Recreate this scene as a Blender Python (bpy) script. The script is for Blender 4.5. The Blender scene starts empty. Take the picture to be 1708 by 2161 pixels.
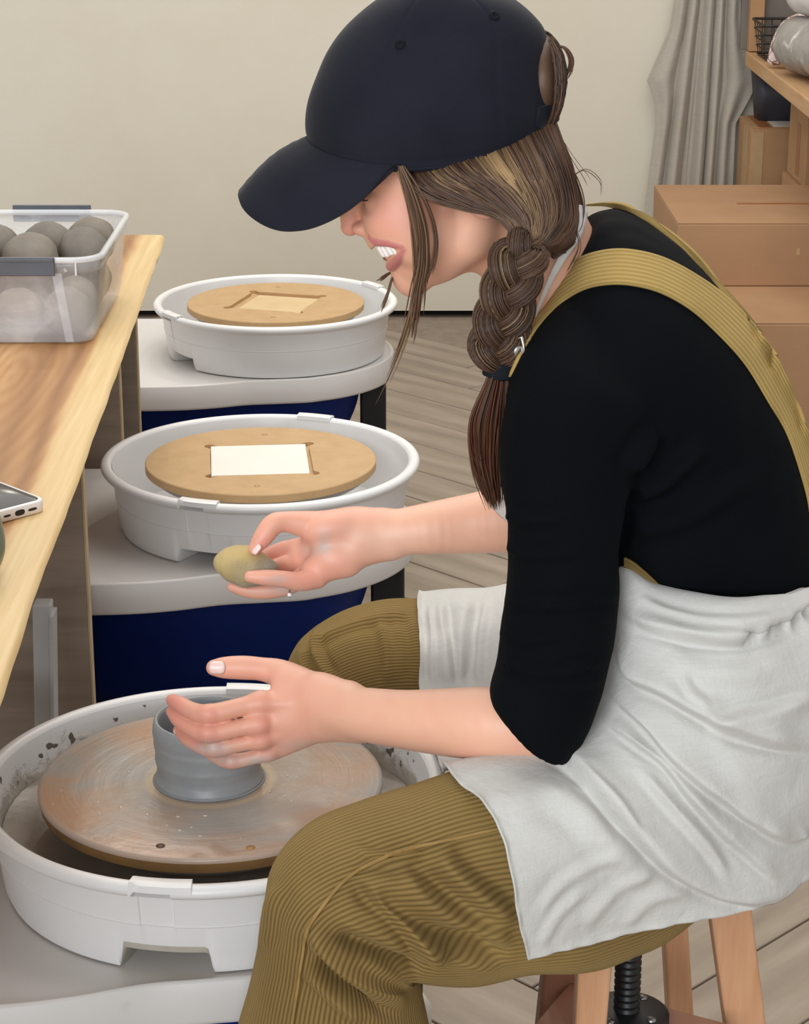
import bpy, bmesh, math, random
import numpy as np
from mathutils import Vector, Matrix, noise
from mathutils.bvhtree import BVHTree

# ------------------------------------------------------------------ camera, light, exposure
SC = bpy.context.scene
COL = SC.collection
PI = math.pi
IW, IH, FPX = 1708.0, 2161.0, 4600.0
CAMH = 1.35                     # height of the lens above the floor
TH = math.radians(18.5)         # looking down
CT, ST = math.cos(TH), math.sin(TH)
cam_d = bpy.data.cameras.new('camera')
cam = bpy.data.objects.new('camera', cam_d)
COL.objects.link(cam)
cam.location = (0, 0, CAMH)
cam.rotation_euler = (PI / 2 - TH, 0, 0)
cam_d.sensor_fit = 'VERTICAL'
cam_d.sensor_height = 24
cam_d.lens = FPX / IH * 24
cam_d.clip_start = 0.05
SC.camera = cam

SC.view_settings.view_transform = 'Standard'
SC.view_settings.look = 'None'
SC.view_settings.gamma = 1
SC.view_settings.use_curve_mapping = False
SC.view_settings.exposure = 0.0

world = bpy.data.worlds.new('room_light')
SC.world = world
world.use_nodes = True
world.node_tree.nodes['Background'].inputs[0].default_value = (1.0, 0.985, 0.96, 1)
world.node_tree.nodes['Background'].inputs[1].default_value = 0.48


def area_light(name, loc, target, sx, sy, power, color):
    d = bpy.data.lights.new(name, 'AREA')
    d.shape = 'RECTANGLE'
    d.size, d.size_y = sx, sy
    d.energy = power
    d.color = color
    o = bpy.data.objects.new(name, d)
    COL.objects.link(o)
    o.location = loc
    o.rotation_euler = (Vector(target) - Vector(loc)).to_track_quat('-Z', 'Y').to_euler()
    return o


area_light('ceiling_panel_light', (0.1, 3.1, 3.0), (0.1, 3.1, 0), 2.6, 2.8, 56, (1.0, 0.97, 0.92))
area_light('window_light', (-1.3, -2.6, 2.0), (0.0, 2.4, 0.6), 3.4, 2.4, 205, (0.90, 0.95, 1.0))
for k_, (lx_, ly_) in enumerate(((-0.75, 4.4), (-0.3, 5.0), (0.25, 4.5))):
    area_light('ceiling_spot', (lx_, ly_, 2.75), (-0.2, 1.9, 0.5), 0.12, 0.12, 5, (1.0, 0.93, 0.82))


# ------------------------------------------------------------------ pixel -> place helpers
def ray(px, py):
    a, b = px - IW / 2, IH / 2 - py
    return Vector((a, FPX * CT + b * ST, -FPX * ST + b * CT))


def U(px, py, y):               # the point seen at (px, py) that lies y metres in front
    r = ray(px, py)
    return Vector((0, 0, CAMH)) + r * (y / r.y)


def Zp(px, py, z):              # the point seen at (px, py) at height z
    r = ray(px, py)
    return Vector((0, 0, CAMH)) + r * ((z - CAMH) / r.z)


def proj(P):                    # numpy (n,3) -> pixels
    P = np.asarray(P, float)
    d = P[:, 1] * CT - (P[:, 2] - CAMH) * ST
    u = P[:, 1] * ST + (P[:, 2] - CAMH) * CT
    return IW / 2 + FPX * P[:, 0] / d, IH / 2 - FPX * u / d


# ------------------------------------------------------------------ object helpers
def thing(name, label, cat, loc=(0, 0, 0), rotz=0, group=None):
    o = bpy.data.objects.new(name, None)
    COL.objects.link(o)
    o.empty_display_size = 0.05
    o.location = loc
    o.rotation_euler = (0, 0, rotz)
    o['label'] = label
    o['category'] = cat
    if group:
        o['group'] = group
    return o


def tag(o, label, cat, group=None):
    o['label'] = label
    o['category'] = cat
    if group:
        o['group'] = group
    return o


def link(name, me, m, parent=None, local=False, label=None):
    o = bpy.data.objects.new(name, me)
    COL.objects.link(o)
    if m is not None and not me.materials:
        me.materials.append(m)
    if parent is not None:
        o.parent = parent
        if not local:
            o.matrix_parent_inverse = wm(parent).inverted()
    if label:
        o['label'] = label
    return o


def wm(o):
    m = Matrix.LocRotScale(o.location, o.rotation_euler, o.scale)
    if o.parent is not None:
        m = wm(o.parent) @ o.matrix_parent_inverse @ m
    return m


def pymesh(name, V, F, smooth=True):
    me = bpy.data.meshes.new(name)
    me.from_pydata([tuple(v) for v in V], [], [tuple(int(i) for i in f) for f in F])
    if smooth:
        me.polygons.foreach_set('use_smooth', [True] * len(me.polygons))
    me.update()
    return me


def npmesh(name, V, Q):         # fast: numpy verts and quads
    me = bpy.data.meshes.new(name)
    V = np.asarray(V, np.float32)
    Q = np.asarray(Q, np.int32)
    me.vertices.add(len(V))
    me.vertices.foreach_set('co', V.ravel())
    k = Q.shape[1]
    me.loops.add(Q.size)
    me.loops.foreach_set('vertex_index', Q.ravel())
    me.polygons.add(len(Q))
    me.polygons.foreach_set('loop_start', np.arange(0, Q.size, k, dtype=np.int32))
    me.polygons.foreach_set('use_smooth', np.ones(len(Q), bool))
    me.update(calc_edges=True)
    return me


def obj(name, V, F, m, parent=None, smooth=True, local=False, label=None):
    return link(name, pymesh(name, V, F, smooth), m, parent, local, label)


def bm_obj(name, bm, m, parent=None, local=False, smooth=False, label=None):
    bmesh.ops.recalc_face_normals(bm, faces=bm.faces)
    me = bpy.data.meshes.new(name)
    bm.to_mesh(me)
    bm.free()
    if smooth:
        me.polygons.foreach_set('use_smooth', [True] * len(me.polygons))
    return link(name, me, m, parent, local, label)


def add_box(bm, c, s, rz=0, bev=0.0, seg=2, M=None):
    r = bmesh.ops.create_cube(bm, size=1)
    vs = r['verts']
    T = Matrix.Translation(c) @ Matrix.Rotation(rz, 4, 'Z') @ (M if M is not None else Matrix.Identity(4)) @ Matrix.Diagonal((*s, 1))
    bmesh.ops.transform(bm, matrix=T, verts=vs)
    if bev:
        es = list({e for v in vs for e in v.link_edges})
        bmesh.ops.bevel(bm, geom=es, offset=bev, segments=seg, affect='EDGES', profile=0.5)


def box_obj(name, c, s, m, parent=None, rz=0, bev=0.0, seg=2, local=False, label=None):
    bm = bmesh.new()
    add_box(bm, c, s, rz, bev, seg)
    o = bm_obj(name, bm, m, parent, local, label=label)
    return o


def hexa(P, bev=0.0):           # a box from 8 corners (bottom 4, top 4)
    bm = bmesh.new()
    v = [bm.verts.new(p) for p in P]
    for f in ((3, 2, 1, 0), (4, 5, 6, 7), (0, 1, 5, 4), (1, 2, 6, 5), (2, 3, 7, 6), (3, 0, 4, 7)):
        bm.faces.new([v[i] for i in f])
    if bev:
        bmesh.ops.bevel(bm, geom=list(bm.edges), offset=bev, segments=2, affect='EDGES', profile=0.5)
    return bm


def lathe(prof, n=64, a0=0.0, a1=2 * PI, fr=None):
    """rings of (r, z); returns V, F. fr(angle, j, r, z) may move a point."""
    full = abs(a1 - a0 - 2 * PI) < 1e-6
    cnt = n if full else n + 1
    V, F = [], []
    m = len(prof)
    for i in range(cnt):
        a = a0 + (a1 - a0) * i / n
        for j, (r, z) in enumerate(prof):
            if fr:
                r, z = fr(a, j, r, z)
            V.append((r * math.cos(a), r * math.sin(a), z))
    for i in range(n):
        i2 = (i + 1) % cnt
        for j in range(m - 1):
            F.append((i * m + j, i2 * m + j, i2 * m + j + 1, i * m + j + 1))
    return V, F


def shift(V, d):
    return [(v[0] + d[0], v[1] + d[1], v[2] + d[2]) for v in V]


def crom(P, n, closed=False):   # Catmull-Rom resample of (k, d) control points to n points
    P = np.asarray(P, float)
    k = len(P)
    if k == 2:
        t = np.linspace(0, 1, n)[:, None]
        return P[0] * (1 - t) + P[1] * t
    t = np.linspace(0, k - 1, n)
    i = np.clip(np.floor(t).astype(int), 0, k - 2)
    f = (t - i)[:, None]
    E = np.vstack([2 * P[0] - P[1], P, 2 * P[-1] - P[-2]])
    p0, p1, p2, p3 = E[i], E[i + 1], E[i + 2], E[i + 3]
    return 0.5 * (2 * p1 + (p2 - p0) * f + (2 * p0 - 5 * p1 + 4 * p2 - p3) * f ** 2 + (3 * p1 - p0 - 3 * p2 + p3) * f ** 3)


def tube_np(P, R, sides=8, cap=True, flat=None):
    """tube along (n,3) points with radius list; flat=(dir, factor) squashes the section along dir."""
    P = np.asarray(P, float)
    n = len(P)
    R = np.broadcast_to(np.asarray(R, float), (n,))
    T = np.gradient(P, axis=0)
    T /= np.linalg.norm(T, axis=1)[:, None] + 1e-12
    ref = np.array([0.12, 1.0, 0.21])
    N = ref - T * (T @ ref)[:, None]
    N /= np.linalg.norm(N, axis=1)[:, None] + 1e-12
    B = np.cross(T, N)
    a = np.linspace(0, 2 * PI, sides, endpoint=False)
    V = P[:, None, :] + R[:, None, None] * (np.cos(a)[None, :, None] * N[:, None, :] + np.sin(a)[None, :, None] * B[:, None, :])
    V = V.reshape(-1, 3)
    Q = []
    for i in range(n - 1):
        for j in range(sides):
            j2 = (j + 1) % sides
            Q.append((i * sides + j, i * sides + j2, (i + 1) * sides + j2, (i + 1) * sides + j))
    F = Q
    if cap:
        F = Q + [tuple(range(sides))[::-1], tuple(range((n - 1) * sides, n * sides))]
    return V, F


# ------------------------------------------------------------------ materials
def srgb(h):
    h = h.lstrip('#')
    c = [int(h[i:i + 2], 16) / 255 for i in (0, 2, 4)]
    return tuple(x / 12.92 if x <= 0.04045 else ((x + 0.055) / 1.055) ** 2.4 for x in c) + (1,)


class NT:
    def __init__(s, name):
        s.m = bpy.data.materials.new(name)
        s.m.use_nodes = True
        s.t = s.m.node_tree
        s.b = s.t.nodes['Principled BSDF']

    def n(s, kind, **kw):
        nd = s.t.nodes.new(kind)
        for k, v in kw.items():
            if k in nd.inputs:
                nd.inputs[k].default_value = v
            else:
                setattr(nd, k, v)
        return nd

    def l(s, a, b):
        s.t.links.new(a, b)

    def ramp(s, fac, stops, interp='LINEAR'):
        r = s.n('ShaderNodeValToRGB')
        r.color_ramp.interpolation = interp
        e = r.color_ramp.elements
        while len(e) < len(stops):
            e.new(0.5)
        for i, (p, c) in enumerate(stops):
            e[i].position = p
            e[i].color = c if not isinstance(c, str) else srgb(c)
        s.l(fac, r.inputs[0])
        return r.outputs[0]

    def math(s, op, a, b=None, clamp=False):
        nd = s.n('ShaderNodeMath', operation=op, use_clamp=clamp)
        for i, v in enumerate((a, b)):
            if v is None:
                continue
            if hasattr(v, 'links'):
                s.l(v, nd.inputs[i])
            else:
                nd.inputs[i].default_value = v
        return nd.outputs[0]

    def mix(s, fac, a, b, mode='MIX'):
        nd = s.n('ShaderNodeMixRGB', blend_type=mode)
        for i, v in enumerate((fac, a, b)):
            if hasattr(v, 'links'):
                s.l(v, nd.inputs[i])
            elif isinstance(v, str):
                nd.inputs[i].default_value = srgb(v)
            else:
                nd.inputs[i].default_value = v
        return nd.outputs[0]

    def coords(s, out='Object', scale=(1, 1, 1), loc=(0, 0, 0), rot=(0, 0, 0)):
        c = s.n('ShaderNodeTexCoord')
        mp = s.n('ShaderNodeMapping')
        mp.inputs['Scale'].default_value = scale
        mp.inputs['Location'].default_value = loc
        mp.inputs['Rotation'].default_value = rot
        s.l(c.outputs[out], mp.inputs[0])
        return mp.outputs[0]

    def noise(s, vec, scale, detail=3, rough=0.55, dist=0.0):
        nd = s.n('ShaderNodeTexNoise')
        nd.inputs['Scale'].default_value = scale
        nd.inputs['Detail'].default_value = detail
        nd.inputs['Roughness'].default_value = rough
        nd.inputs['Distortion'].default_value = dist
        s.l(vec, nd.inputs['Vector'])
        return nd.outputs['Fac']

    def color(s, c):
        if hasattr(c, 'links'):
            s.l(c, s.b.inputs['Base Color'])
        else:
            s.b.inputs['Base Color'].default_value = srgb(c) if isinstance(c, str) else c

    def bump(s, h, strength=0.3, dist=0.002, prev=None):
        b = s.n('ShaderNodeBump')
        b.inputs['Strength'].default_value = strength
        b.inputs['Distance'].default_value = dist
        s.l(h, b.inputs['Height'])
        if prev is not None:
            s.l(prev, b.inputs['Normal'])
        s.l(b.outputs[0], s.b.inputs['Normal'])
        return b.outputs[0]

    def set(s, **kw):
        for k, v in kw.items():
            k = k.replace('_', ' ')
            if hasattr(v, 'links'):
                s.l(v, s.b.inputs[k])
            else:
                s.b.inputs[k].default_value = v
        return s


MATS = {}


def simple(name, c1, c2=None, rough=0.5, scale=30, bump=0.0, bscale=200, bdist=0.001, **kw):
    """a plain surface with a little noise in its colour and relief"""
    if name in MATS:
        return MATS[name]
    t = NT(name)
    v = t.coords('Object')
    if c2:
        t.color(t.ramp(t.noise(v, scale), [(0.3, c1), (0.7, c2)]))
    else:
        t.color(c1)
    t.set(Roughness=rough, **kw)
    if bump:
        t.bump(t.noise(v, bscale, 4), bump, bdist)
    MATS[name] = t.m
    return t.m
# ------------------------------------------------------------------ the setting
def mat_wall():
    t = NT('cream_plaster')
    v = t.coords('Object')
    n1 = t.noise(v, 1.4, 5, 0.6)
    n2 = t.noise(v, 9, 6, 0.65)
    c = t.ramp(n1, [(0.3, '#DCD4C2'), (0.7, '#E4DECF')])
    c = t.mix(t.math('MULTIPLY', n2, 0.32), c, '#CBC0A6')
    t.color(c)
    t.set(Roughness=0.85)
    vo = t.n('ShaderNodeTexVoronoi', feature='DISTANCE_TO_EDGE', Scale=1.6)
    nv = t.n('ShaderNodeMixRGB', blend_type='LINEAR_LIGHT')
    nv.inputs[0].default_value = 0.25
    nn = t.n('ShaderNodeTexNoise', Scale=3.0, Detail=4)
    t.l(v, nn.inputs['Vector'])
    t.l(v, nv.inputs[1])
    t.l(nn.outputs['Color'], nv.inputs[2])
    t.l(nv.outputs[0], vo.inputs['Vector'])
    crack = t.ramp(vo.outputs['Distance'], [(0.0, '#000000'), (0.012, '#FFFFFF')])
    h = t.math('ADD', t.math('MULTIPLY', n2, 0.6), t.math('MULTIPLY', crack, 0.05))
    t.bump(h, 0.35, 0.006)
    return t.m


def mat_plank():
    t = NT('grey_wood_tile')
    oi = t.n('ShaderNodeObjectInfo')
    c = t.n('ShaderNodeTexCoord')
    add = t.n('ShaderNodeVectorMath', operation='ADD')
    sc = t.n('ShaderNodeVectorMath', operation='SCALE')
    cmb = t.n('ShaderNodeCombineXYZ')
    t.l(oi.outputs['Random'], cmb.inputs[0])
    t.l(oi.outputs['Random'], cmb.inputs[1])
    t.l(cmb.outputs[0], sc.inputs[0])
    sc.inputs['Scale'].default_value = 17.0
    t.l(c.outputs['Object'], add.inputs[0])
    t.l(sc.outputs[0], add.inputs[1])
    mp = t.n('ShaderNodeMapping')
    mp.inputs['Scale'].default_value = (1.3, 9.0, 1.0)
    t.l(add.outputs[0], mp.inputs[0])
    w = t.n('ShaderNodeTexWave', wave_type='BANDS', bands_direction='Y')
    w.inputs['Scale'].default_value = 0.45
    w.inputs['Distortion'].default_value = 7.0
    w.inputs['Detail'].default_value = 4.0
    w.inputs['Detail Scale'].default_value = 0.9
    t.l(mp.outputs[0], w.inputs['Vector'])
    g = t.noise(mp.outputs[0], 3.0, 6, 0.65)
    fac = t.math('ADD', t.math('MULTIPLY', w.outputs['Fac'], 0.2), t.math('MULTIPLY', g, 0.8))
    col = t.ramp(fac, [(0.25, '#82746A'), (0.5, '#988979'), (0.75, '#AB9D8F')])
    col = t.mix(t.math('MULTIPLY', oi.outputs['Random'], 0.25), col, '#A39381')
    t.color(col)
    t.set(Roughness=0.42)
    t.bump(fac, 0.12, 0.001)
    return t.m


M_PLANK = mat_plank()
M_GROUT = simple('floor_grout', '#9C8D7E', '#8A7B6D', 0.9)

floor = box_obj('floor', (0.2, 3.0, -0.025), (5.2, 5.6, 0.05), M_GROUT)
floor['kind'] = 'structure'
PW, PL = 0.135, 0.81
FX0 = 0.15
bm = bmesh.new()
add_box(bm, (0, 0, 0.002), (PL - 0.003, PW - 0.003, 0.008), 0, 0.0012, 1)
plank_me = bpy.data.meshes.new('plank')
bmesh.ops.recalc_face_normals(bm, faces=bm.faces)
bm.to_mesh(plank_me)
bm.free()
random.seed(4)
Rz = Matrix.Rotation(PI / 4, 2)
for i in range(-40, 40):
    for j in range(-5, 6):
        for k in range(2):
            # herringbone: pairs of planks at right angles, stepped by one plank width
            ux = i * PW + j * 2 * PL * 0 + (PL / 2 if k == 0 else -PW / 2)
            uy = i * PW + (PW / 2 if k == 0 else PL / 2 - PW + PW)
            ux += j * PL
            uy -= j * PL
            p = Rz @ Vector((ux, uy))
            x, y = -p.x + FX0, p.y + 3.4
            if not (-1.25 < x < 1.95 and 1.0 < y < 5.62):
                continue
            if x < -0.75 and y < 3.6:
                continue
            o = link('plank', plank_me, M_PLANK, floor, local=True)
            o.location = (x, y, random.uniform(-0.0004, 0.0004))
            o.rotation_euler = (0, 0, -PI / 4 if k == 0 else PI / 4)

M_WALL = mat_wall()
wall_back = box_obj('wall_back', (0.2, 5.73, 1.32), (5.2, 0.14, 2.6), M_WALL)
wall_back['kind'] = 'structure'
gap = box_obj('gap_shade_1', (0.2, 5.75, 0.012), (5.2, 0.10, 0.024), simple('gap_shade_dark', '#1C1916', None, 0.9))  # near-black strip painted in for the shade below the wall
gap['kind'] = 'structure'
wall_right = box_obj('wall_right', (1.56, 4.6, 1.32), (0.12, 2.12, 2.6), simple('grey_wall', '#A8A19B', '#9A938E', 0.9, 3))
wall_right['kind'] = 'structure'
# ------------------------------------------------------------------ pottery wheels, pans, bats
RIMZ = CAMH - 0.8665
TOPZ = RIMZ - 0.096             # surface of a wheel's tray
WHEELS = [(-0.178, 1.824), (-0.195, 2.828), (-0.228, 3.776)]
WORD = ['nearest pottery wheel, with a spotted white tray, in use by the woman',
        'middle pottery wheel, its blue body above the woman\'s far knee',
        'farthest pottery wheel, by the cream wall, white tray on blue body']


def mat_white_plastic(name, dirt):
    t = NT(name)
    c = t.n('ShaderNodeTexCoord')
    v = c.outputs['Object']
    base = t.ramp(t.noise(v, 5, 3), [(0.3, '#E6E5E4'), (0.7, '#F0EFEE')])
    if dirt:
        sep = t.n('ShaderNodeSeparateXYZ')
        t.l(v, sep.inputs[0])
        r = t.n('ShaderNodeVectorMath', operation='LENGTH')
        mpr = t.n('ShaderNodeMapping')
        mpr.inputs['Scale'].default_value = (1, 1, 0)
        t.l(v, mpr.inputs[0])
        t.l(mpr.outputs[0], r.inputs[0])
        lim = t.math('ADD', t.math('MULTIPLY', sep.outputs[2], 0.1333), 0.2013)
        inside = t.math('LESS_THAN', r.outputs['Value'], lim)
        inside = t.math('MULTIPLY', inside, t.math('LESS_THAN', sep.outputs[2], -0.008))
        low = t.ramp(t.math('MULTIPLY', sep.outputs[2], -10), [(0.12, (0, 0, 0, 1)), (0.62, (1, 1, 1, 1))])
        n1 = t.noise(v, 34, 6, 0.7, 0.6)
        slip = t.ramp(t.math('ADD', n1, t.math('MULTIPLY', low, 0.72)), [(0.66, (0, 0, 0, 1)), (0.86, (1, 1, 1, 1))])
        slip = t.math('MULTIPLY', slip, inside)
        base = t.mix(t.math('MULTIPLY', slip, 0.8), base, t.ramp(t.noise(v, 20, 4), [(0.3, '#8E8474'), (0.7, '#BEB5A2')]))
        sp = t.noise(v, 75, 2, 0.4)
        spl = t.math('MULTIPLY', t.ramp(sp, [(0.655, (0, 0, 0, 1)), (0.685, (1, 1, 1, 1))]), inside)
        base = t.mix(spl, base, '#6E685E')
        t.bump(t.math('MULTIPLY', slip, n1), 0.6, 0.003)
    t.color(base)
    t.set(Roughness=0.32)
    t.b.inputs['Specular IOR Level'].default_value = 0.45
    return t.m


def mat_tray(name, dirt):
    t = NT(name)
    v = t.coords('Object')
    base = t.ramp(t.noise(v, 4, 3), [(0.3, '#D5D1CD'), (0.7, '#DFDCD9')])
    if dirt:
        sp = t.noise(v, 17, 1.5, 0.4)
        base = t.mix(t.math('MULTIPLY', t.ramp(sp, [(0.70, (0, 0, 0, 1)), (0.725, (1, 1, 1, 1))]), 0.55), base, '#B9AD98')
    t.color(base)
    t.set(Roughness=0.38)
    t.bump(t.noise(v, 500, 2), 0.08, 0.0006)
    return t.m


M_PAN = [mat_white_plastic('white_plastic_clay_splashed', True), mat_white_plastic('white_plastic', False)]
M_TRAY = [mat_tray('tray_plastic_spotted', True), mat_tray('tray_plastic', False)]
M_BLUE = simple('blue_metal', '#001C60', '#002068', 0.55, 8, 0.05, 300, 0.0005, **{'Specular IOR Level': 0.2})
M_BLACK = simple('black_metal', '#131416', '#1A1B1D', 0.45, 12)
M_STEEL = simple('steel', '#A9A9A8', '#8F8F8E', 0.3, 12, Metallic=0.9)
M_RUBBER = simple('black_rubber', '#4A4642', '#3C3936', 0.7, 40)


def tray_outline():
    P = []
    r = 0.205
    # from the left front, along the stepped front edge, round the wheel's end, back along the rear
    for x, y in ((-0.44, -0.252), (-0.30, -0.252), (-0.17, -0.248), (-0.10, -0.235), (-0.04, -0.214), (0.01, -0.206), (0.06, -0.198)):
        P.append((x, y))
    for k in range(13):
        a = math.radians(-66 + k * 132 / 12)
        P.append((r * math.cos(a) * 1.02, r * math.sin(a)))
    for x, y in ((0.06, 0.205), (0.0, 0.215), (-0.1, 0.236), (-0.2, 0.24), (-0.44, 0.24)):
        P.append((x, y))
    c = crom(np.array(P)[:, :2], 110)
    return [(float(a), float(b)) for a, b in c]


def inset(P, d):                # move a closed outline inwards
    n = len(P)
    out = []
    for i in range(n):
        a, b = Vector(P[i - 1]), Vector(P[(i + 1) % n])
        t = (b - a).normalized()
        out.append((P[i][0] - t.y * d, P[i][1] + t.x * d))
    return out


def stack(outs, zs, closed_top=True):
    n = len(outs[0])
    V, F = [], []
    for o, z in zip(outs, zs):
        V += [(x, y, z) for x, y in o]
    for k in range(len(outs) - 1):
        for i in range(n):
            j = (i + 1) % n
            F.append((k * n + i, k * n + j, (k + 1) * n + j, (k + 1) * n + i))
    F.append(tuple(range(n))[::-1])
    if closed_top:
        F.append(tuple((len(outs) - 1) * n + i for i in range(n)))
    return V, F


def make_wheel(i, cx, cy):
    w = thing('pottery_wheel', WORD[i], 'pottery wheel', (cx, cy, 0), 0, 'pottery wheels in a row')
    o0 = tray_outline()
    outs = [inset(o0, 0.004), inset(o0, 0.0005), o0, o0, inset(o0, 0.0025), inset(o0, 0.006), inset(o0, 0.009)]
    zs = [-0.040, -0.038, -0.035, 0.001, 0.0038, 0.0035, 0.0]
    V, F = stack(outs, [TOPZ + z for z in zs])
    tr = obj('tray', V, F, M_TRAY[0 if i == 0 else 1], w, local=True)
    tr.data.polygons[-1].use_smooth = False
    # blue housing: a rounded tub under the tray
    V, F = [], []
    nz, na = 14, 48
    top, bot = TOPZ - 0.04, 0.16
    for k in range(nz):
        f = k / (nz - 1)
        z = top + (bot - top) * f
        s = math.sqrt(max(0.0, 1 - f ** 2.0))
        for j in range(na):
            a = 2 * PI * j / na
            c, sn = math.cos(a), math.sin(a)
            x = (0.135 * s if c > 0 else -0.0) if False else 0
            rx = 0.15 * (0.25 + 0.75 * s) if c > 0 else 0.40
            ry = 0.165 * (0.55 + 0.45 * s)
            e = 2 / 2.6
            px = rx * (abs(c) ** e) * (1 if c > 0 else -1)
            py = ry * (abs(sn) ** e) * (1 if sn > 0 else -1)
            V.append((px - (1 - s) * 0.10, py, z))
    for k in range(nz - 1):
        for j in range(na):
            j2 = (j + 1) % na
            F.append((k * na + j, k * na + j2, (k + 1) * na + j2, (k + 1) * na + j))
    F.append(tuple(range(na)))
    F.append(tuple((nz - 1) * na + j for j in range(na))[::-1])
    obj('housing', V, F, M_BLUE, w, local=True)
    for lx, ly in ((0.172, -0.02), (-0.36, -0.19), (-0.36, 0.19)):
        l = box_obj('leg', (lx, ly, (TOPZ - 0.041 + 0.012) / 2), (0.046, 0.046, TOPZ - 0.041 - 0.012), M_BLACK, w, 0, 0.004, local=True)
        box_obj('rubber_foot', (lx, ly, 0.0075), (0.05, 0.05, 0.013), M_RUBBER, l, 0, 0.003, local=True)
    V, F = lathe([(0.0, TOPZ + 0.001), (0.02, TOPZ + 0.001), (0.02, RIMZ - 0.031), (0.14, RIMZ - 0.028), (0.143, RIMZ - 0.026), (0.143, RIMZ - 0.0185), (0.14, RIMZ - 0.0172), (0.0, RIMZ - 0.0172)], 64)
    obj('wheel_head', V, F, M_STEEL, w, local=True)
    return w


def pan_profile():
    P = [(0.055, -0.088), (0.185, -0.088), (0.1885, -0.085), (0.1985, -0.012), (0.2005, -0.004)]
    for k in range(9):
        a = PI - PI * 1.22 * k / 8
        P.append((0.2085 + 0.0075 * math.cos(a), -0.0062 + 0.0062 * math.sin(a)))
    P += [(0.2115, -0.0125), (0.2030, -0.013), (0.2010, -0.020), (0.1979, -0.0440), (0.1977, -0.0455), (0.1982, -0.0460), (0.1974, -0.0466), (0.1972, -0.048), (0.1925, -0.086), (0.1895, -0.0935), (0.183, -0.0955), (0.055, -0.0955)]
    return P


def make_pan(i, cx, cy, seam):
    lab = ['round white two-piece splash pan streaked with wet clay, under the woman\'s hands',
           'clean round white splash pan on the middle wheel, beyond the sponge',
           'clean round white splash pan nearest the wall, on the farthest wheel'][i]
    p = thing('splash_pan', lab, 'splash pan', (cx, cy, RIMZ), seam, 'splash pans on the pottery wheels')
    prof = pan_profile()
    m = M_PAN[0 if i == 0 else 1]
    strip0, strip1 = -0.035, 0.115

    def sm(x):
        x = min(1, max(0, x))
        return x * x * (3 - 2 * x)

    for h in range(2):
        def fr(a, j, r, z):
            d = a if a < PI / 2 else (a - PI if a < 1.5 * PI else a - 2 * PI)
            e = abs(d - 0.06)
            raise_ = 1 - sm((e - 0.19) / 0.03)
            if z < -0.07:
                z2 = z + 0.019 * raise_
                return (r, z2)
            if strip0 < d < strip1 and 14 <= j and r > 0.19 and z < -0.012:
                return (r - 0.0015, z)
            if strip0 < d < strip1 and 9 <= j <= 15 and r > 0.208:   # the roll stops at the joint
                return (0.2035, z)
            return (r, z)
        a0, a1 = (0.0, PI) if h == 0 else (PI, 2 * PI)
        # dense angles near the joint
        prof2 = prof
        angs = sorted(set([a0 + (a1 - a0) * k / 72 for k in range(73)] +
                          [b + s for b in (a0, a1) for s in (strip0 - .003, strip0 + .001, strip1 - .001, strip1 + .003, -.16, -.145, -.13, .24, .255, .27, .28) if a0 <= b + s <= a1]))
        V, F = [], []
        mm = len(prof2)
        for a in angs:
            for j, (r, z) in enumerate(prof2):
                aa = a % (2 * PI)
                rr, zz = fr(aa if aa < 2 * PI - 0.5 else aa, j, r, z)
                V.append((rr * math.cos(a), rr * math.sin(a), zz))
        for k in range(len(angs) - 1):
            for j in range(mm - 1):
                F.append((k * mm + j, (k + 1) * mm + j, (k + 1) * mm + j + 1, k * mm + j + 1))
        o = obj('pan_half', V, F, m, p, local=True)
        mod = o.modifiers.new('edges', 'EDGE_SPLIT')
        mod.split_angle = math.radians(50)
    for b in (0.0, PI):         # the clip plate that laps over each joint
        V, F = [], []
        n = 10
        sec = [(0.1995, -0.004), (0.2005, 0.0012), (0.2035, 0.0024), (0.2135, 0.0024), (0.2165, 0.0012), (0.217, -0.005), (0.2145, -0.005), (0.2135, 0.0004), (0.2035, 0.0004), (0.202, -0.004)]
        for k in range(n + 1):
            a = b - 0.05 + 0.25 * k / n
            for j, (r, z) in enumerate(sec):
                V.append((r * math.cos(a), r * math.sin(a), z if not (k == 0 and 4 <= j <= 6) else z - 0.006))
        c = len(sec)
        for k in range(n):
            for j in range(c):
                j2 = (j + 1) % c
                F.append((k * c + j, (k + 1) * c + j, (k + 1) * c + j2, k * c + j2))
        F.append(tuple(range(c)))
        F.append(tuple(n * c + j for j in range(c))[::-1])
        o = obj('clip', V, F, m, p, local=True)
        o.modifiers.new('edges', 'EDGE_SPLIT').split_angle = math.radians(40)
    return p


def mat_mdf():
    t = NT('mdf_board')
    v = t.coords('Object')
    c = t.ramp(t.noise(v, 26, 5, 0.6), [(0.3, '#BC9A6E'), (0.7, '#CBAA7E')])
    c = t.mix(t.math('MULTIPLY', t.noise(v, 350, 2), 0.35), c, '#B58A58')
    t.color(c)
    t.set(Roughness=0.62)
    t.bump(t.noise(v, 600, 2), 0.1, 0.0004)
    return t.m


def mat_clay(name, c1, c2, rough, bands=0.0):
    t = NT(name)
    v = t.coords('Object')
    c = t.ramp(t.noise(v, 22, 5, 0.6), [(0.3, c1), (0.7, c2)])
    if bands:
        vb = t.coords('Object', (3, 3, 160))
        c = t.mix(t.math('MULTIPLY', t.noise(vb, 1.0, 3), bands), c, '#5F6266')
    t.color(c)
    t.set(Roughness=rough)
    t.bump(t.noise(v, 120, 4), 0.25, 0.001)
    return t.m


M_MDF = mat_mdf()
M_MDF_EDGE = simple('mdf_cut_edge', '#A8794B', '#96683C', 0.8, 60)
M_HOLE = simple('mdf_hole', '#5B3D20', None, 0.9)


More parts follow.
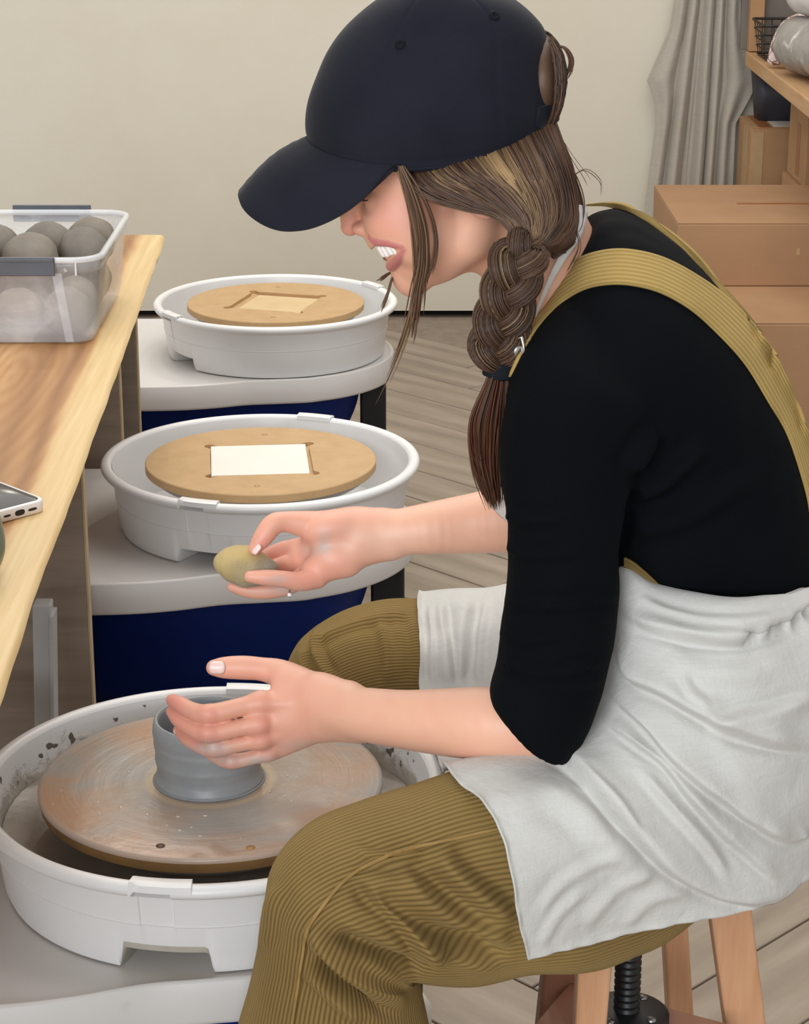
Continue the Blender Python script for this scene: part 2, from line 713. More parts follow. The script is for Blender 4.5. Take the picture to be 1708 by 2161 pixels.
def make_bat(cx, cy, zt, R, rot, half, label):
    b = thing('bat', label, 'pottery bat', (cx, cy, zt), rot, 'fibreboard bats with square inserts')
    n = 192
    dog = 0.0075

    def rad(a):
        c, s = abs(math.cos(a)), abs(math.sin(a))
        r = half / max(c, s)
        dx = half * math.cos(a) * 0
        best = r
        for qx in (-1, 1):
            for qy in (-1, 1):
                ux, uy = math.cos(a), math.sin(a)
                t = ux * qx * half + uy * qy * half
                if t > 0:
                    d2 = 2 * half * half - t * t
                    if d2 < dog * dog:
                        best = max(best, t + math.sqrt(dog * dog - d2))
        return best
    V, F = [], []
    rings = [('o', R - 0.0012, 0.0), ('i', 0, 0.0), ('i', 0, -0.0055)]
    outer = [(R - 0.0012, 0.0), (R, -0.0012), (R, -0.0105), (R - 0.0012, -0.0118)]
    angs = sorted(set([2 * PI * k / n for k in range(n)] + [PI / 4 + q * PI / 2 + s for q in range(4) for s in np.linspace(-0.12, 0.12, 15)]))
    n = len(angs)
    for r, z in outer[::-1]:
        V += [(r * math.cos(a), r * math.sin(a), z) for a in angs]
    for z in (0.0, -0.0055):
        V += [(rad(a) * math.cos(a), rad(a) * math.sin(a), z) for a in angs]
    for k in range(5):
        for i in range(n):
            j = (i + 1) % n
            F.append((k * n + i, k * n + j, (k + 1) * n + j, (k + 1) * n + i))
    F.append(tuple(range(n))[::-1])
    F.append(tuple(5 * n + i for i in range(n)))
    o = obj('board', V, F, M_MDF, b, smooth=False, local=True)
    for s in (-1, 1):
        Vh, Fh = lathe([(0.0, -0.004), (0.0032, -0.004), (0.0036, 0.0002), (0.0040, 0.0002), (0.0040, -0.005)], 14)
        obj('pin_hole', shift(Vh, (0.0, s * 0.118, 0)), Fh, M_HOLE, b, local=True).rotation_euler = (0, 0, -rot + 0.02)
    return b


for i, (cx, cy) in enumerate(WHEELS):
    make_wheel(i, cx, cy)
    pan_ = make_pan(i, cx, cy, math.radians([-101, -113, -150][i]))
    if i == 0:
        V, F = lathe([(0.03, -0.052), (0.12, -0.051), (0.170, -0.049), (0.1925, -0.044)], 72, fr=lambda a, j, r, z: (r, z + (0.004 * math.sin(5 * a) * math.sin(2.3 * a + 1) if j == 3 else 0)))
        o = obj('clay_slip', V, F, mat_clay('brown_slip', '#84786A', '#A3968A', 0.3), pan_, local=True, label='brown clay slip lying in the pan')
        o['kind'] = 'stuff'
make_bat(WHEELS[1][0], WHEELS[1][1], RIMZ - 0.0045, 0.1565, math.radians(5.5), 0.0685, 'bare fibreboard bat holding a white tile, on the middle wheel')
make_bat(WHEELS[2][0], WHEELS[2][1], RIMZ - 0.0045, 0.1565, math.radians(-16), 0.066, 'bare fibreboard bat with a sunken square of board, on the farthest wheel')
t_ = box_obj('tile', (WHEELS[1][0] - 0.002, WHEELS[1][1] - 0.001, RIMZ - 0.0069), (0.131, 0.135, 0.006), simple('white_tile', '#EFE9DF', '#F4EFE7', 0.45, 14), rz=math.radians(5.0), bev=0.001)
tag(t_, 'square white tile set into the bat of the middle wheel', 'tile')
t_ = box_obj('board_insert', (WHEELS[2][0] + 0.006, WHEELS[2][1] - 0.006, RIMZ - 0.0045 - 0.0055 + 0.0014), (0.116, 0.116, 0.0027), simple('pale_mdf', '#D9BE93', '#CFB182', 0.7, 20), rz=math.radians(-16), bev=0.0006)
tag(t_, 'pale square board insert sunk in the bat of the farthest wheel', 'board insert')


# the wet bat and the pot that turns on it
def mat_wet_bat():
    t = NT('wet_clay_board')
    c = t.n('ShaderNodeTexCoord')
    v = c.outputs['Object']
    g = t.n('ShaderNodeTexGradient', gradient_type='RADIAL')
    t.l(v, g.inputs[0])
    ln = t.n('ShaderNodeVectorMath', operation='LENGTH')
    t.l(v, ln.inputs[0])
    r = ln.outputs['Value']
    pol = t.n('ShaderNodeCombineXYZ')
    t.l(t.math('MULTIPLY', r, 55.0), pol.inputs[0])
    sep = t.n('ShaderNodeSeparateXYZ')
    t.l(v, sep.inputs[0])
    t.l(t.math('MULTIPLY', sep.outputs[0], 4.0), pol.inputs[1])
    t.l(t.math('MULTIPLY', sep.outputs[1], 4.0), pol.inputs[2])
    rings = t.noise(pol.outputs[0], 1.0, 5, 0.6)
    blot = t.noise(v, 9, 4, 0.55, 0.8)
    col = t.ramp(blot, [(0.36, '#A48B74'), (0.50, '#A99A8C'), (0.62, '#A49C94')])
    warm = t.math('MULTIPLY', t.ramp(r, [(0.075, (0, 0, 0, 1)), (0.13, (1, 1, 1, 1))]), t.ramp(blot, [(0.40, (1, 1, 1, 1)), (0.60, (0, 0, 0, 1))]))
    col = t.mix(t.math('MULTIPLY', warm, 0.8), col, '#BC9273')
    col = t.mix(t.math('MULTIPLY', rings, 0.32), col, '#8F8780')
    ring = t.ramp(r, [(0.052, (0, 0, 0, 1)), (0.0535, (1, 1, 1, 1)), (0.0575, (1, 1, 1, 1)), (0.0605, (0, 0, 0, 1))])
    col = t.mix(t.math('MULTIPLY', ring, 0.75), col, '#C9AF8B')
    edge = t.ramp(r, [(0.1548, (0, 0, 0, 1)), (0.157, (1, 1, 1, 1))])
    col = t.mix(t.math('MULTIPLY', edge, 0.5), col, '#BDB6AE')
    t.color(col)
    t.set(Roughness=t.ramp(rings, [(0.3, (0.2, 0.2, 0.2, 1)), (0.7, (0.42, 0.42, 0.42, 1))]))
    nb = t.noise(v, 45, 4, 0.6)
    h = t.math('ADD', t.math('MULTIPLY', rings, 0.8), t.math('MULTIPLY', nb, 0.5))
    t.bump(h, 0.35, 0.0035)
    return t.m


ax, ay = WHEELS[0]
BATZ = RIMZ - 0.0035
wb = thing('bat', 'spinning bat smeared with wet grey slip, carrying the clay pot', 'pottery bat', (ax, ay, BATZ))
V, F = lathe([(0.0, 0.0), (0.05, 0.0), (0.1, 0.0004), (0.154, 0.0006), (0.1575, 0.0), (0.158, -0.002), (0.158, -0.004)], 128)
obj('clay_surface', V, F, mat_wet_bat(), wb, local=True)
V, F = lathe([(0.158, -0.004), (0.1565, -0.0045), (0.156, -0.0135), (0.154, -0.0137), (0.0, -0.0137)], 128)
obj('board_edge', V, F, simple('wet_mdf_edge', '#B08A58', '#94764E', 0.5, 22), wb, local=True, label='tan wet board edge')
for a, rr, hx in ((-1.81, 0.137, '#5E4534'), (-1.25, 0.144, '#B4884F')):
    V, F = lathe([(0.0, 0.0012), (0.004, 0.0011), (0.0045, -0.001)], 14)
    obj('pin_hole', shift(V, (rr * math.cos(a), rr * math.sin(a), 0)), F, simple('clogged_hole' + hx[1:3], hx, None, 0.5), wb, local=True)
random.seed(11)
Vs, Fs = [], []
for k in range(26):             # wet crumbs and drops of slip thrown on the bat
    a = random.uniform(PI * 0.86, PI * 1.62)
    rr = random.uniform(0.075, 0.15)
    if random.random() < 0.2:
        a, rr = random.uniform(-0.6, 0.1), random.uniform(0.06, 0.11)
    s = random.uniform(0.0007, 0.0016)
    V, F = lathe([(s, 0.0), (s * 0.8, s * 0.4), (s * 0.4, s * 0.6), (0.0, s * 0.65)], 8)
    base = len(Vs)
    st = random.uniform(1.0, 2.0)
    ca, sa = math.cos(a + PI / 2), math.sin(a + PI / 2)
    for x, y, z in V:
        x *= st
        Vs.append((rr * math.cos(a) + x * ca - y * sa, rr * math.sin(a) + x * sa + y * ca, z + 0.0004))
    Fs += [tuple(q + base for q in f) for f in F]
o = obj('slip_drops', Vs, Fs, simple('slip_wet', '#C9BDAE', None, 0.06, **{'Specular IOR Level': 1.0}), wb, local=True)
o['kind'] = 'stuff'


pot = [(0.0, 0.0), (0.0475, 0.0), (0.0497, 0.0008), (0.0502, 0.003), (0.0490, 0.006), (0.0478, 0.010), (0.0476, 0.015), (0.0484, 0.021), (0.0492, 0.025), (0.0487, 0.030), (0.0489, 0.036),
       (0.0499, 0.042), (0.0497, 0.047), (0.0505, 0.053), (0.0504, 0.058), (0.0498, 0.063), (0.0488, 0.0668), (0.0472, 0.0685), (0.0458, 0.0678), (0.0446, 0.064), (0.0440, 0.054), (0.0432, 0.03), (0.041, 0.012), (0.03, 0.008), (0.0, 0.007)]
V, F = lathe([(r, z * 0.89) for r, z in crom(pot, 90)], 96)
POTZ = BATZ + 0.0004
o = obj('clay_pot', V, F, mat_clay('wet_grey_clay', '#94999C', '#A3A7A9', 0.38, 0.35), None)
o.location = (ax - 0.002, ay + 0.004, POTZ)
tag(o, 'small wet grey clay pot being thrown on the spinning bat', 'clay pot')
# ribbed pedal on the floor by the middle wheel
pd = thing('foot_pedal', 'ribbed dark grey foot pedal under the middle wheel', 'pedal', (0.0, 2.55, 0), 0.5)
box_obj('pedal_base', (0, 0, 0.018), (0.13, 0.26, 0.035), M_BLACK, pd, 0, 0.006, local=True)
pp = box_obj('tread', (0, 0, 0.045), (0.12, 0.25, 0.018), M_RUBBER, pd, 0, 0.004, local=True)
for k in range(9):
    box_obj('rib', (-0.048 + k * 0.012, 0, 0.0555), (0.005, 0.24, 0.005), M_RUBBER, pp, 0, 0.001, local=True)
# ------------------------------------------------------------------ long wooden table on the left
TABZ = CAMH - 0.667


def mat_slab():
    t = NT('live_edge_wood')
    c = t.n('ShaderNodeTexCoord')
    sep = t.n('ShaderNodeSeparateXYZ')
    t.l(c.outputs['Object'], sep.inputs[0])
    x, y = sep.outputs[0], sep.outputs[1]
    vw = t.coords('Object', (3.2, 0.8, 1))
    wob = t.math('MULTIPLY', t.math('SUBTRACT', t.noise(vw, 1.6, 3), 0.5), 0.045)
    # cathedral figure: rings about an off-centre point, stretched along the board
    mp = t.n('ShaderNodeMapping')
    mp.inputs['Location'].default_value = (0.153, -0.049, 0)
    mp.inputs['Scale'].default_value = (1.0, 0.17, 0.17)
    t.l(c.outputs['Object'], mp.inputs[0])
    w = t.n('ShaderNodeTexWave', wave_type='RINGS', rings_direction='Z')
    w.inputs['Scale'].default_value = 24.0
    w.inputs['Distortion'].default_value = 3.0
    w.inputs['Detail'].default_value = 2.0
    w.inputs['Detail Scale'].default_value = 1.0
    w.inputs['Detail Roughness'].default_value = 0.4
    t.l(mp.outputs[0], w.inputs['Vector'])
    vf = t.coords('Object', (60, 2.0, 60))
    fine = t.noise(vf, 2.0, 4, 0.6)
    fac = t.math('ADD', t.math('MULTIPLY', w.outputs['Fac'], 0.2), t.math('MULTIPLY', fine, 0.8))
    heart = t.ramp(fac, [(0.15, '#AE7B49'), (0.5, '#C69663'), (0.85, '#D6AB79')])
    xx = t.math('ADD', t.math('ADD', x, wob), t.math('MULTIPLY', t.math('ADD', y, 0.627), 0.0338))
    streak = t.ramp(t.math('ADD', xx, 0.5), [(0.37, (0, 0, 0, 1)), (0.415, (0.85, 0.85, 0.85, 1)), (0.432, (0.35, 0.35, 0.35, 1)), (0.447, (1, 1, 1, 1)), (0.461, (0, 0, 0, 1))])
    col = t.mix(t.math('MULTIPLY', streak, t.math('ADD', t.math('MULTIPLY', fine, 0.7), 0.42)), heart, '#7E4E28')
    sap = t.ramp(t.math('ADD', xx, 0.5), [(0.456, (0, 0, 0, 1)), (0.467, (1, 1, 1, 1))])
    sapc = t.ramp(fine, [(0.2, '#CFAA72'), (0.8, '#E6CD9A')])
    col = t.mix(sap, col, sapc)
    t.color(col)
    t.set(Roughness=0.42)
    t.bump(fac, 0.06, 0.0008)
    return t.m


tab = thing('wooden_table', 'long wooden table with a live edge slab top', 'table', (-0.60, 2.2, 0))
# slab: right edge is the natural one, a little wavy
n = 90
V, F = [], []
random.seed(2)
for k in range(n + 1):
    y = 0.75 + (3.352 - 0.75) * k / n
    xr = -0.3135 + (-0.3735 + 0.3135) * (y - 1.573) / (3.35 - 1.573)
    wv = 0.0045 * noise.noise((y * 3.0, 3.1, 0)) + 0.0018 * noise.noise((y * 14, 1.0, 0))
    if y > 3.2:
        wv -= 0.0
    e = xr + wv
    sec = [(-1.05, 0.0), (e - 0.40, 0.0), (e - 0.17, 0.0), (e - 0.05, 0.0), (e - 0.006, 0.0), (e - 0.002, -0.0012), (e + 0.0005, -0.005), (e - 0.006, -0.020), (e - 0.016, -0.034), (e - 0.019, -0.038), (e - 0.10, -0.040), (-1.05, -0.040)]
    for x, z in sec:
        V.append((x, y, TABZ + z))
c = 12
for k in range(n):
    for j in range(c):
        j2 = (j + 1) % c
        F.append((k * c + j, k * c + j2, (k + 1) * c + j2, (k + 1) * c + j))
F.append(tuple(range(c))[::-1])
F.append(tuple(n * c + j for j in range(c)))
slab = obj('table_top', shift(V, (0.313, -2.2, -TABZ)), F, mat_slab(), tab)
slab.location = (-0.313, 2.2, TABZ)
slab.modifiers.new('edges', 'EDGE_SPLIT').split_angle = math.radians(42)
M_PLY = NT('grey_plywood')
v_ = M_PLY.coords('Object', (1.5, 1.5, 18), rot=(0, 0.35, 0))
M_PLY.color(M_PLY.ramp(M_PLY.noise(v_, 3, 5, 0.6), [(0.3, '#8D7F72'), (0.7, '#A39384')]))
M_PLY.set(Roughness=0.75)
M_PLY = M_PLY.m
M_PLYE = simple('plywood_edge', '#CBB795', '#BFA987', 0.7, 40)
for y, xr in ((2.47, -0.3835), (3.10, -0.4195), (3.29, -0.4165)):
    h = box_obj('support_panel', (xr - 0.30, y, (TABZ - 0.041) / 2), (0.60, 0.018, TABZ - 0.041), M_PLY, tab, bev=0.0012)
    box_obj('panel_edge', (xr + 0.0012, y, (TABZ - 0.042) / 2), (0.0024, 0.0178, TABZ - 0.042), M_PLYE, h, label='pale cut plywood edge')
# white metal post in front of the near panel
q = thing('metal_post', 'narrow white metal post standing in front of the grey panel under the table', 'post', (-0.44, 2.40, 0))
P0, P1, P2, P3 = U(72, 1268, 2.40), U(110, 1268, 2.40), U(113, 1480, 2.40), U(86, 1480, 2.40)
dl = (P3.x - P0.x) / (P3.z - P0.z)
dr = (P2.x - P1.x) / (P2.z - P1.z)
xl0, xr0 = P0.x + dl * (0 - P0.z), P1.x + dr * (0 - P1.z)
bmx = hexa([(xl0 if xl0 < xr0 - .02 else xr0 - .02, 2.385, 0), (xr0, 2.385, 0), (xr0, 2.41, 0), (xl0 if xl0 < xr0 - .02 else xr0 - .02, 2.41, 0),
            (P0.x, 2.385, P0.z), (P1.x, 2.385, P0.z), (P1.x, 2.41, P0.z), (P0.x, 2.41, P0.z)], 0.002)
M_WMETAL = simple('white_painted_metal', '#C9C8C8', '#BDBDBE', 0.5, 9)
bm_obj('post', bmx, M_WMETAL, q)
bmx = hexa([(xr0 - 0.001, 2.379, 0), (xr0 + 0.0035, 2.379, 0), (xr0 + 0.0035, 2.412, 0), (xr0 - 0.001, 2.412, 0),
            (P1.x - 0.001, 2.379, P0.z - 0.012), (P1.x + 0.0035, 2.379, P0.z - 0.012), (P1.x + 0.0035, 2.412, P0.z - 0.012), (P1.x - 0.001, 2.412, P0.z - 0.012)], 0.0008)
bm_obj('flange', bmx, M_WMETAL, q)

# ------------------------------------------------------------------ clear bin of clay balls
BX0, BX1, BY0, BY1 = -0.585, -0.390, 2.655, 2.945      # footprint at the bottom
BH = 0.112


def rrect(x0, x1, y0, y1, r, k=6):
    P = []
    for cx, cy, a in ((x1 - r, y0 + r, -90), (x1 - r, y1 - r, 0), (x0 + r, y1 - r, 90), (x0 + r, y0 + r, 180)):
        for i in range(k + 1):
            t = math.radians(a + 90 * i / k)
            P.append((cx + r * math.cos(t), cy + r * math.sin(t)))
    return P


def mat_clear():
    t = NT('clear_plastic')
    v = t.coords('Object')
    t.color('#EEF0F4')
    t.set(Roughness=0.16, Alpha=0.24)
    t.b.inputs['Specular IOR Level'].default_value = 0.6
    sm = t.ramp(t.noise(v, 14, 4, 0.6, 0.7), [(0.45, (0.22, 0.22, 0.22, 1)), (0.72, (0.5, 0.5, 0.5, 1))])
    t.l(sm, t.b.inputs['Alpha'])
    return t.m


M_CLEAR = mat_clear()
M_CLEAR2 = NT('clear_plastic_rim')
M_CLEAR2.color('#F2F3F5')
M_CLEAR2.set(Roughness=0.2, Alpha=0.55)
M_CLEAR2 = M_CLEAR2.m
bn = thing('storage_bin', 'clear plastic storage bin full of clay balls on the wooden table', 'storage bin', ((BX0 + BX1) / 2, (BY0 + BY1) / 2, TABZ))
e = 0.0012
lv = [(0.0, 0.0, 0.004), (0.0, 0.002, 0.001), (0.004, 0.02, 0), (0.010, BH - 0.020, 0), (0.0125, BH - 0.0195, 0), (0.013, BH - 0.004, 0)]
outs, zs = [], []
for g, z, sh in lv:
    outs.append(rrect(BX0 - g + sh, BX1 + g - sh, BY0 - g + sh, BY1 + g - sh, 0.022 + g))
    zs.append(TABZ + 0.0008 + z)
V, F = stack(outs, zs, False)
o = obj('tub', V, F, M_CLEAR, bn)
so = o.modifiers.new('wall', 'SOLIDIFY')
so.thickness = 0.0014
outs = [rrect(BX0 - g, BX1 + g, BY0 - g, BY1 + g, 0.022 + g) for g in (0.0125, 0.0165, 0.0175, 0.0165, 0.0105)]
V, F = stack(outs, [TABZ + BH + z for z in (-0.006, -0.0055, -0.002, 0.001, 0.001)], False)
F.pop()
V += [(x, y, TABZ + BH - 0.006) for x, y in rrect(BX0 - .0105, BX1 + .0105, BY0 - .0105, BY1 + .0105, .0325)]
n_ = len(outs[0])
for i in range(n_):
    j = (i + 1) % n_
    F.append((4 * n_ + i, 4 * n_ + j, 5 * n_ + j, 5 * n_ + i))
    F.append((5 * n_ + i, 5 * n_ + j, j, i))
obj('rim', V, F, M_CLEAR2, bn, label='cloudy white rim')
# ribs on the walls
for x in (-0.405, -0.437):
    box_obj('rib', (x, BY0 - 0.0145, TABZ + BH - 0.013), (0.002, 0.004, 0.016), M_CLEAR2, bn)
bmx = hexa([(-0.4235, BY0 - 0.004, TABZ + .004), (-0.4135, BY0 - .004, TABZ + .004), (-.4135, BY0 + .001, TABZ + .004), (-.4235, BY0 + .001, TABZ + .004),
            (-0.4355, BY0 - 0.0125, TABZ + BH - .02), (-.4235, BY0 - .0125, TABZ + BH - .02), (-.4235, BY0 - .008, TABZ + BH - .02), (-.4355, BY0 - .008, TABZ + BH - .02)], 0.0006)
bm_obj('rib', bmx, M_CLEAR, bn)
M_GREY_CLIP = simple('grey_plastic_clip', '#4E515B', '#45484F', 0.4, 30)
cxm = (BX0 + BX1) / 2
for yy, s in ((BY0 - 0.0195, -1), (BY1 + 0.0195, 1)):
    k = box_obj('clip', (cxm + 0.004, yy, TABZ + BH - 0.009 + (0.004 if s > 0 else 0)), (0.107, 0.004, 0.023), M_GREY_CLIP, bn, bev=0.001, label='grey locking clip')
    box_obj('clip_ridge', (cxm + 0.004, yy + s * 0.0028, TABZ + BH - 0.001 + (0.004 if s > 0 else 0)), (0.105, 0.0018, 0.004), M_GREY_CLIP, k, bev=0.0006)
M_CBALL = [mat_clay('clay_ball_' + str(k), a, b, 0.8) for k, (a, b) in enumerate((('#6B645C', '#817A70'), ('#746C62', '#8A8175')))]
random.seed(5)
# (x, y, z centre, radius, label)
balls = []
r0 = 0.0308
for iy, y in enumerate((2.6895, 2.7535, 2.8175, 2.8815)):
    for ix, x in enumerate((-0.5500, -0.4875, -0.4250)):
        balls.append((x, y, TABZ + 0.0035 + r0, r0, 'clay ball in the bottom layer of the clear bin, %s row, %s' % (('front', 'second', 'third', 'back')[iy], ('far left', 'middle', 'by its right wall')[ix])))
top = [(-0.535, 2.80, 'large clay ball at the left of the top layer in the bin'),
       (-0.478, 2.745, 'cracked clay ball at the front middle of the top layer in the bin'),
       (-0.467, 2.815, 'clay ball peeking up behind the cracked middle ball in the bin'),
       (-0.4165, 2.86, 'clay ball at the back right corner of the bin'),
       (-0.4165, 2.79, 'clay ball in front of the back right corner ball in the bin'),
       (-0.548, 2.728, 'low clay ball at the front left of the top layer in the bin')]
for x, y, lab in top:
    balls.append((x, y, TABZ + 0.0035 + 0.087, r0 * (1.16 if 'large' in lab or 'cracked' in lab else 1.08), lab))
for bi, (x, y, z, r, lab) in enumerate(balls):
    bm = bmesh.new()
    bmesh.ops.create_icosphere(bm, subdivisions=4, radius=r)
    sd = Vector((bi * 3.7, bi * 1.3, 0.5))
    for v in bm.verts:
        d = v.co.normalized()
        f = 1 + 0.055 * noise.noise(d * 1.6 + sd) + 0.02 * noise.noise(d * 4.5 + sd) - 0.035 * max(0, 0.10 - abs(noise.noise(d * 2.3 + sd * 2))) / 0.10 * 0.5
        v.co = d * r * f
        v.co.z *= 0.94 if 'bottom' not in lab else 1.0
    o = bm_obj('clay_ball', bm, M_CBALL[bi % 2], smooth=True)
    o.location = (x, y, z)
    tag(o, lab, 'clay ball', 'clay balls in the storage bin')

# ------------------------------------------------------------------ phone and mug at the left edge
ph = thing('phone', 'phone with a dark screen in a white case on the table edge', 'phone', (-0.343, 1.993, TABZ))
c0 = Zp(101, 1079, TABZ)
ang = math.atan2(-0.70, -0.72)
ex = Vector((math.cos(ang), math.sin(ang), 0))         # along the short bottom edge
ey = Vector((ex.y, -ex.x, 0))                          # along the long side, away
if ey.y < 0:
    ey = -ey
L_, W_, T_ = 0.152, 0.076, 0.0125


def phone_box(name, a0, a1, b0, b1, z0, z1, m, rad, par, label=None):
    P = rrect(a0, a1, b0, b1, rad, 5)
    g = 0.0012
    outs = [rrect(a0 + g, a1 - g, b0 + g, b1 - g, max(rad - g, .0003), 5), P, P, rrect(a0 + g, a1 - g, b0 + g, b1 - g, max(rad - g, .0003), 5)]
    V, F = stack(outs, [z0, z0 + g, z1 - g, z1])
    V = [tuple(c0 + ex * x + ey * y + Vector((0, 0, z))) for x, y, z in V]
    o = obj(name, V, F, m, par, label=label)
    o.modifiers.new('edges', 'EDGE_SPLIT').split_angle = math.radians(50)
    return o


M_CASE = simple('white_phone_case', '#EDE4E1', '#F4EFEC', 0.4, 12)
cs = phone_box('case', 0, W_, 0, L_, 0.0003, T_, M_CASE, 0.011, ph)
phone_box('screen', 0.0035, W_ - 0.0035, 0.0035, L_ - 0.0035, T_ - 0.002, T_ + 0.0006, simple('dark_glass', '#2E2C2C', None, 0.22), 0.008, ph, label='dark glass screen')
M_PORT = simple('port_dark', '#241F1F', None, 0.6)
for x0, x1, zc, hh in ((0.0125, 0.0225, 0.0062, 0.0026), (0.0265, 0.0375, 0.0062, 0.0056), (0.0425, 0.0505, 0.0062, 0.0022)):
    V, F = [], []
    for k in range(16):
        t = 2 * PI * k / 16
        sx = math.copysign(abs(math.cos(t)) ** 0.5, math.cos(t))
        for yy in (-0.0004, 0.002):
            p = c0 + ex * ((x0 + x1) / 2 + sx * (x1 - x0) / 2) + ey * yy + Vector((0, 0, zc + math.sin(t) * hh / 2))
            V.append(tuple(p))
    for k in range(16):
        F.append((2 * k, (2 * k + 2) % 32, (2 * k + 3) % 32, 2 * k + 1))
    F.append(tuple(2 * k for k in range(16)))
    obj('port' if hh > .005 else 'speaker_slot', V, F, M_PORT, cs, smooth=False)
mg = thing('mug', 'sage green ceramic mug at the left edge of the table', 'mug', (-0.3965, 1.80, TABZ))
V, F = lathe([tuple(q) for q in crom([(0.0, 0.0003), (0.026, 0.0003), (0.030, 0.002), (0.038, 0.009), (0.0445, 0.022), (0.0465, 0.036), (0.0445, 0.052), (0.0415, 0.066), (0.0405, 0.072), (0.0385, 0.072), (0.0385, 0.066), (0.042, 0.05), (0.043, 0.035), (0.04, 0.02), (0.03, 0.008), (0.0, 0.006)], 60)], 48)
M_SAGE = mat_clay('sage_glaze', '#6F7C66', '#7E8A73', 0.35)
obj('body', V, F, M_SAGE, mg, local=True)
V, F = tube_np(crom([(-0.043, 0, 0.058), (-0.066, 0, 0.056), (-0.072, 0, 0.036), (-0.062, 0, 0.018), (-0.043, 0, 0.018)], 20), 0.0055, 10)
obj('handle', V, F, M_SAGE, mg, local=True)
# ------------------------------------------------------------------ boxes, shelf and apron on the right
def mat_card(name, c1, c2):
    t = NT(name)
    v = t.coords('Object')
    c = t.ramp(t.noise(v, 7, 4, 0.55), [(0.3, c1), (0.7, c2)])
    vs = t.coords('Object', (1, 1, 90))
    c = t.mix(t.math('MULTIPLY', t.noise(vs, 3, 2), 0.18), c, '#8A6442')
    t.color(c)
    t.set(Roughness=0.8)
    t.bump(t.noise(vs, 4, 2), 0.08, 0.0015)
    return t.m


M_CARD = mat_card('cardboard', '#A98260', '#B38C68')
M_CARD2 = mat_card('old_cardboard', '#A57E58', '#B58D66')
M_TAPE = simple('brown_tape', '#95603A', '#A06A42', 0.35, 20)
M_TAPE2 = simple('pale_tape', '#BFA077', '#B4946B', 0.35, 20)
M_PAPER = simple('label_paper', '#D9D5D0', '#CFCBC6', 0.7, 20)


def card_box(label, x0, x1, y0, y1, z0, z1, m=None, rz=0.0, tape_mat=None, tape=True):
    m = m or M_CARD
    c = Vector(((x0 + x1) / 2, (y0 + y1) / 2, z0))
    b = thing('cardboard_box', label, 'box', c, rz, 'stacked cardboard boxes')
    w, d, h = x1 - x0, y1 - y0, z1 - z0
    box_obj('carton', (0, 0, h / 2 - 0.001), (w, d, h - 0.002), m, b, 0, 0.003, local=True)
    # two lid flaps meeting in the middle
    for s in (-1, 1):
        box_obj('flap', (0, s * d / 4, h - 0.0006), (w - 0.001, d / 2 - 0.002, 0.0032), m, b, 0, 0.001, local=True)
    return b


def box_part(b, name, c, s, m, rz=0, label=None):
    return box_obj(name, c, s, m, b, rz, 0, local=True, label=label)


# big flat box on top, lower box under it reaching nearer
f0 = Zp(1430, 470, CAMH - 0.872)
zt = CAMH - 0.872
zb = CAMH - 1.006
xA = f0.x
b1 = card_box('large flat cardboard box with crossed brown tape, on top of the nearer pile', xA, xA + 0.62, 4.505, 4.96, zb, zt)
w, d, h = 0.62, 0.455, zt - zb
box_part(b1, 'tape_strip', (0.075, -0.01, h + 0.0013), (0.05, 0.445, 0.0012), M_TAPE, -0.0)
box_part(b1, 'tape_strip', (-0.045, -0.01, h + 0.0012), (0.22, 0.014, 0.0010), M_TAPE)
box_part(b1, 'stain', (-0.055, -d / 2 - 0.0004, h * 0.55), (0.008, 0.001, 0.014), M_TAPE2, label='small torn mark')
f1 = U(1545, 700, 4.2)
b2 = card_box('plain cardboard box under the large flat box, behind her back', xA + 0.05, xA + 0.75, 4.18, 4.955, 0.001, zb - 0.0015)
# farther boxes under the shelf
zl = 0.546
b3 = card_box('cardboard box with a white shipping label on top, beside the hanging apron', 0.852, 1.22, 5.37, 5.575, 0.001, zl, M_CARD2, 0.0)
w, d, hh = 0.368, 0.205, zl - 0.001
box_part(b3, 'tape_strip', (-0.150, 0.0, hh + 0.0014), (0.03, 0.20, 0.001), M_TAPE)
box_part(b3, 'shipping_label', (-0.06, -0.02, hh + 0.0016), (0.135, 0.13, 0.001), M_PAPER, label='white shipping label')
box_part(b3, 'label_mark', (-0.07, -0.055, hh + 0.0022), (0.012, 0.05, 0.0006), simple('ink', '#4A4744', None, 0.7))
box_part(b3, 'label_mark', (-0.03, -0.02, hh + 0.0022), (0.05, 0.03, 0.0006), MATS['ink'])
box_part(b3, 'tape_strip', (-0.1845, -0.01, hh - 0.12), (0.001, 0.06, 0.22), M_TAPE2)
box_part(b3, 'tape_strip', (-0.168, -0.1035, hh - 0.16), (0.03, 0.001, 0.30), M_TAPE2)
zr = 0.631
b4 = card_box('upper of two small cardboard boxes beneath the shelf', 0.918, 1.28, 4.99, 5.22, 0.464, zr, M_CARD2)
box_part(b4, 'tape_strip', (-0.125, -0.1156, 0.084), (0.022, 0.001, 0.15), M_TAPE)
box_part(b4, 'tape_strip', (-0.1816, -0.02, 0.075), (0.001, 0.045, 0.12), M_TAPE)
b5 = card_box('lower of two small cardboard boxes beneath the shelf', 0.910, 1.28, 4.975, 5.24, 0.001, 0.462, M_CARD2)
box_part(b5, 'tape_strip', (-0.13, -0.1331, 0.38), (0.03, 0.001, 0.14), M_TAPE)
bn2 = thing('storage_bin', 'dark grey bin standing in for shadow and a dark thing under the shelf, on the labelled box', 'storage bin', (1.03, 5.53, zl))  # its dark colour also fills in the shadow under the shelf
outs = [rrect(0.885, 1.20, 5.475, 5.57, 0.02), rrect(0.872, 1.21, 5.47, 5.575, 0.02)]
V, F = stack(outs, [zl + 0.003, 0.672])
obj('tub', V, F, simple('dark_grey_plastic', '#33333A', '#3B3B42', 0.5, 20), bn2)
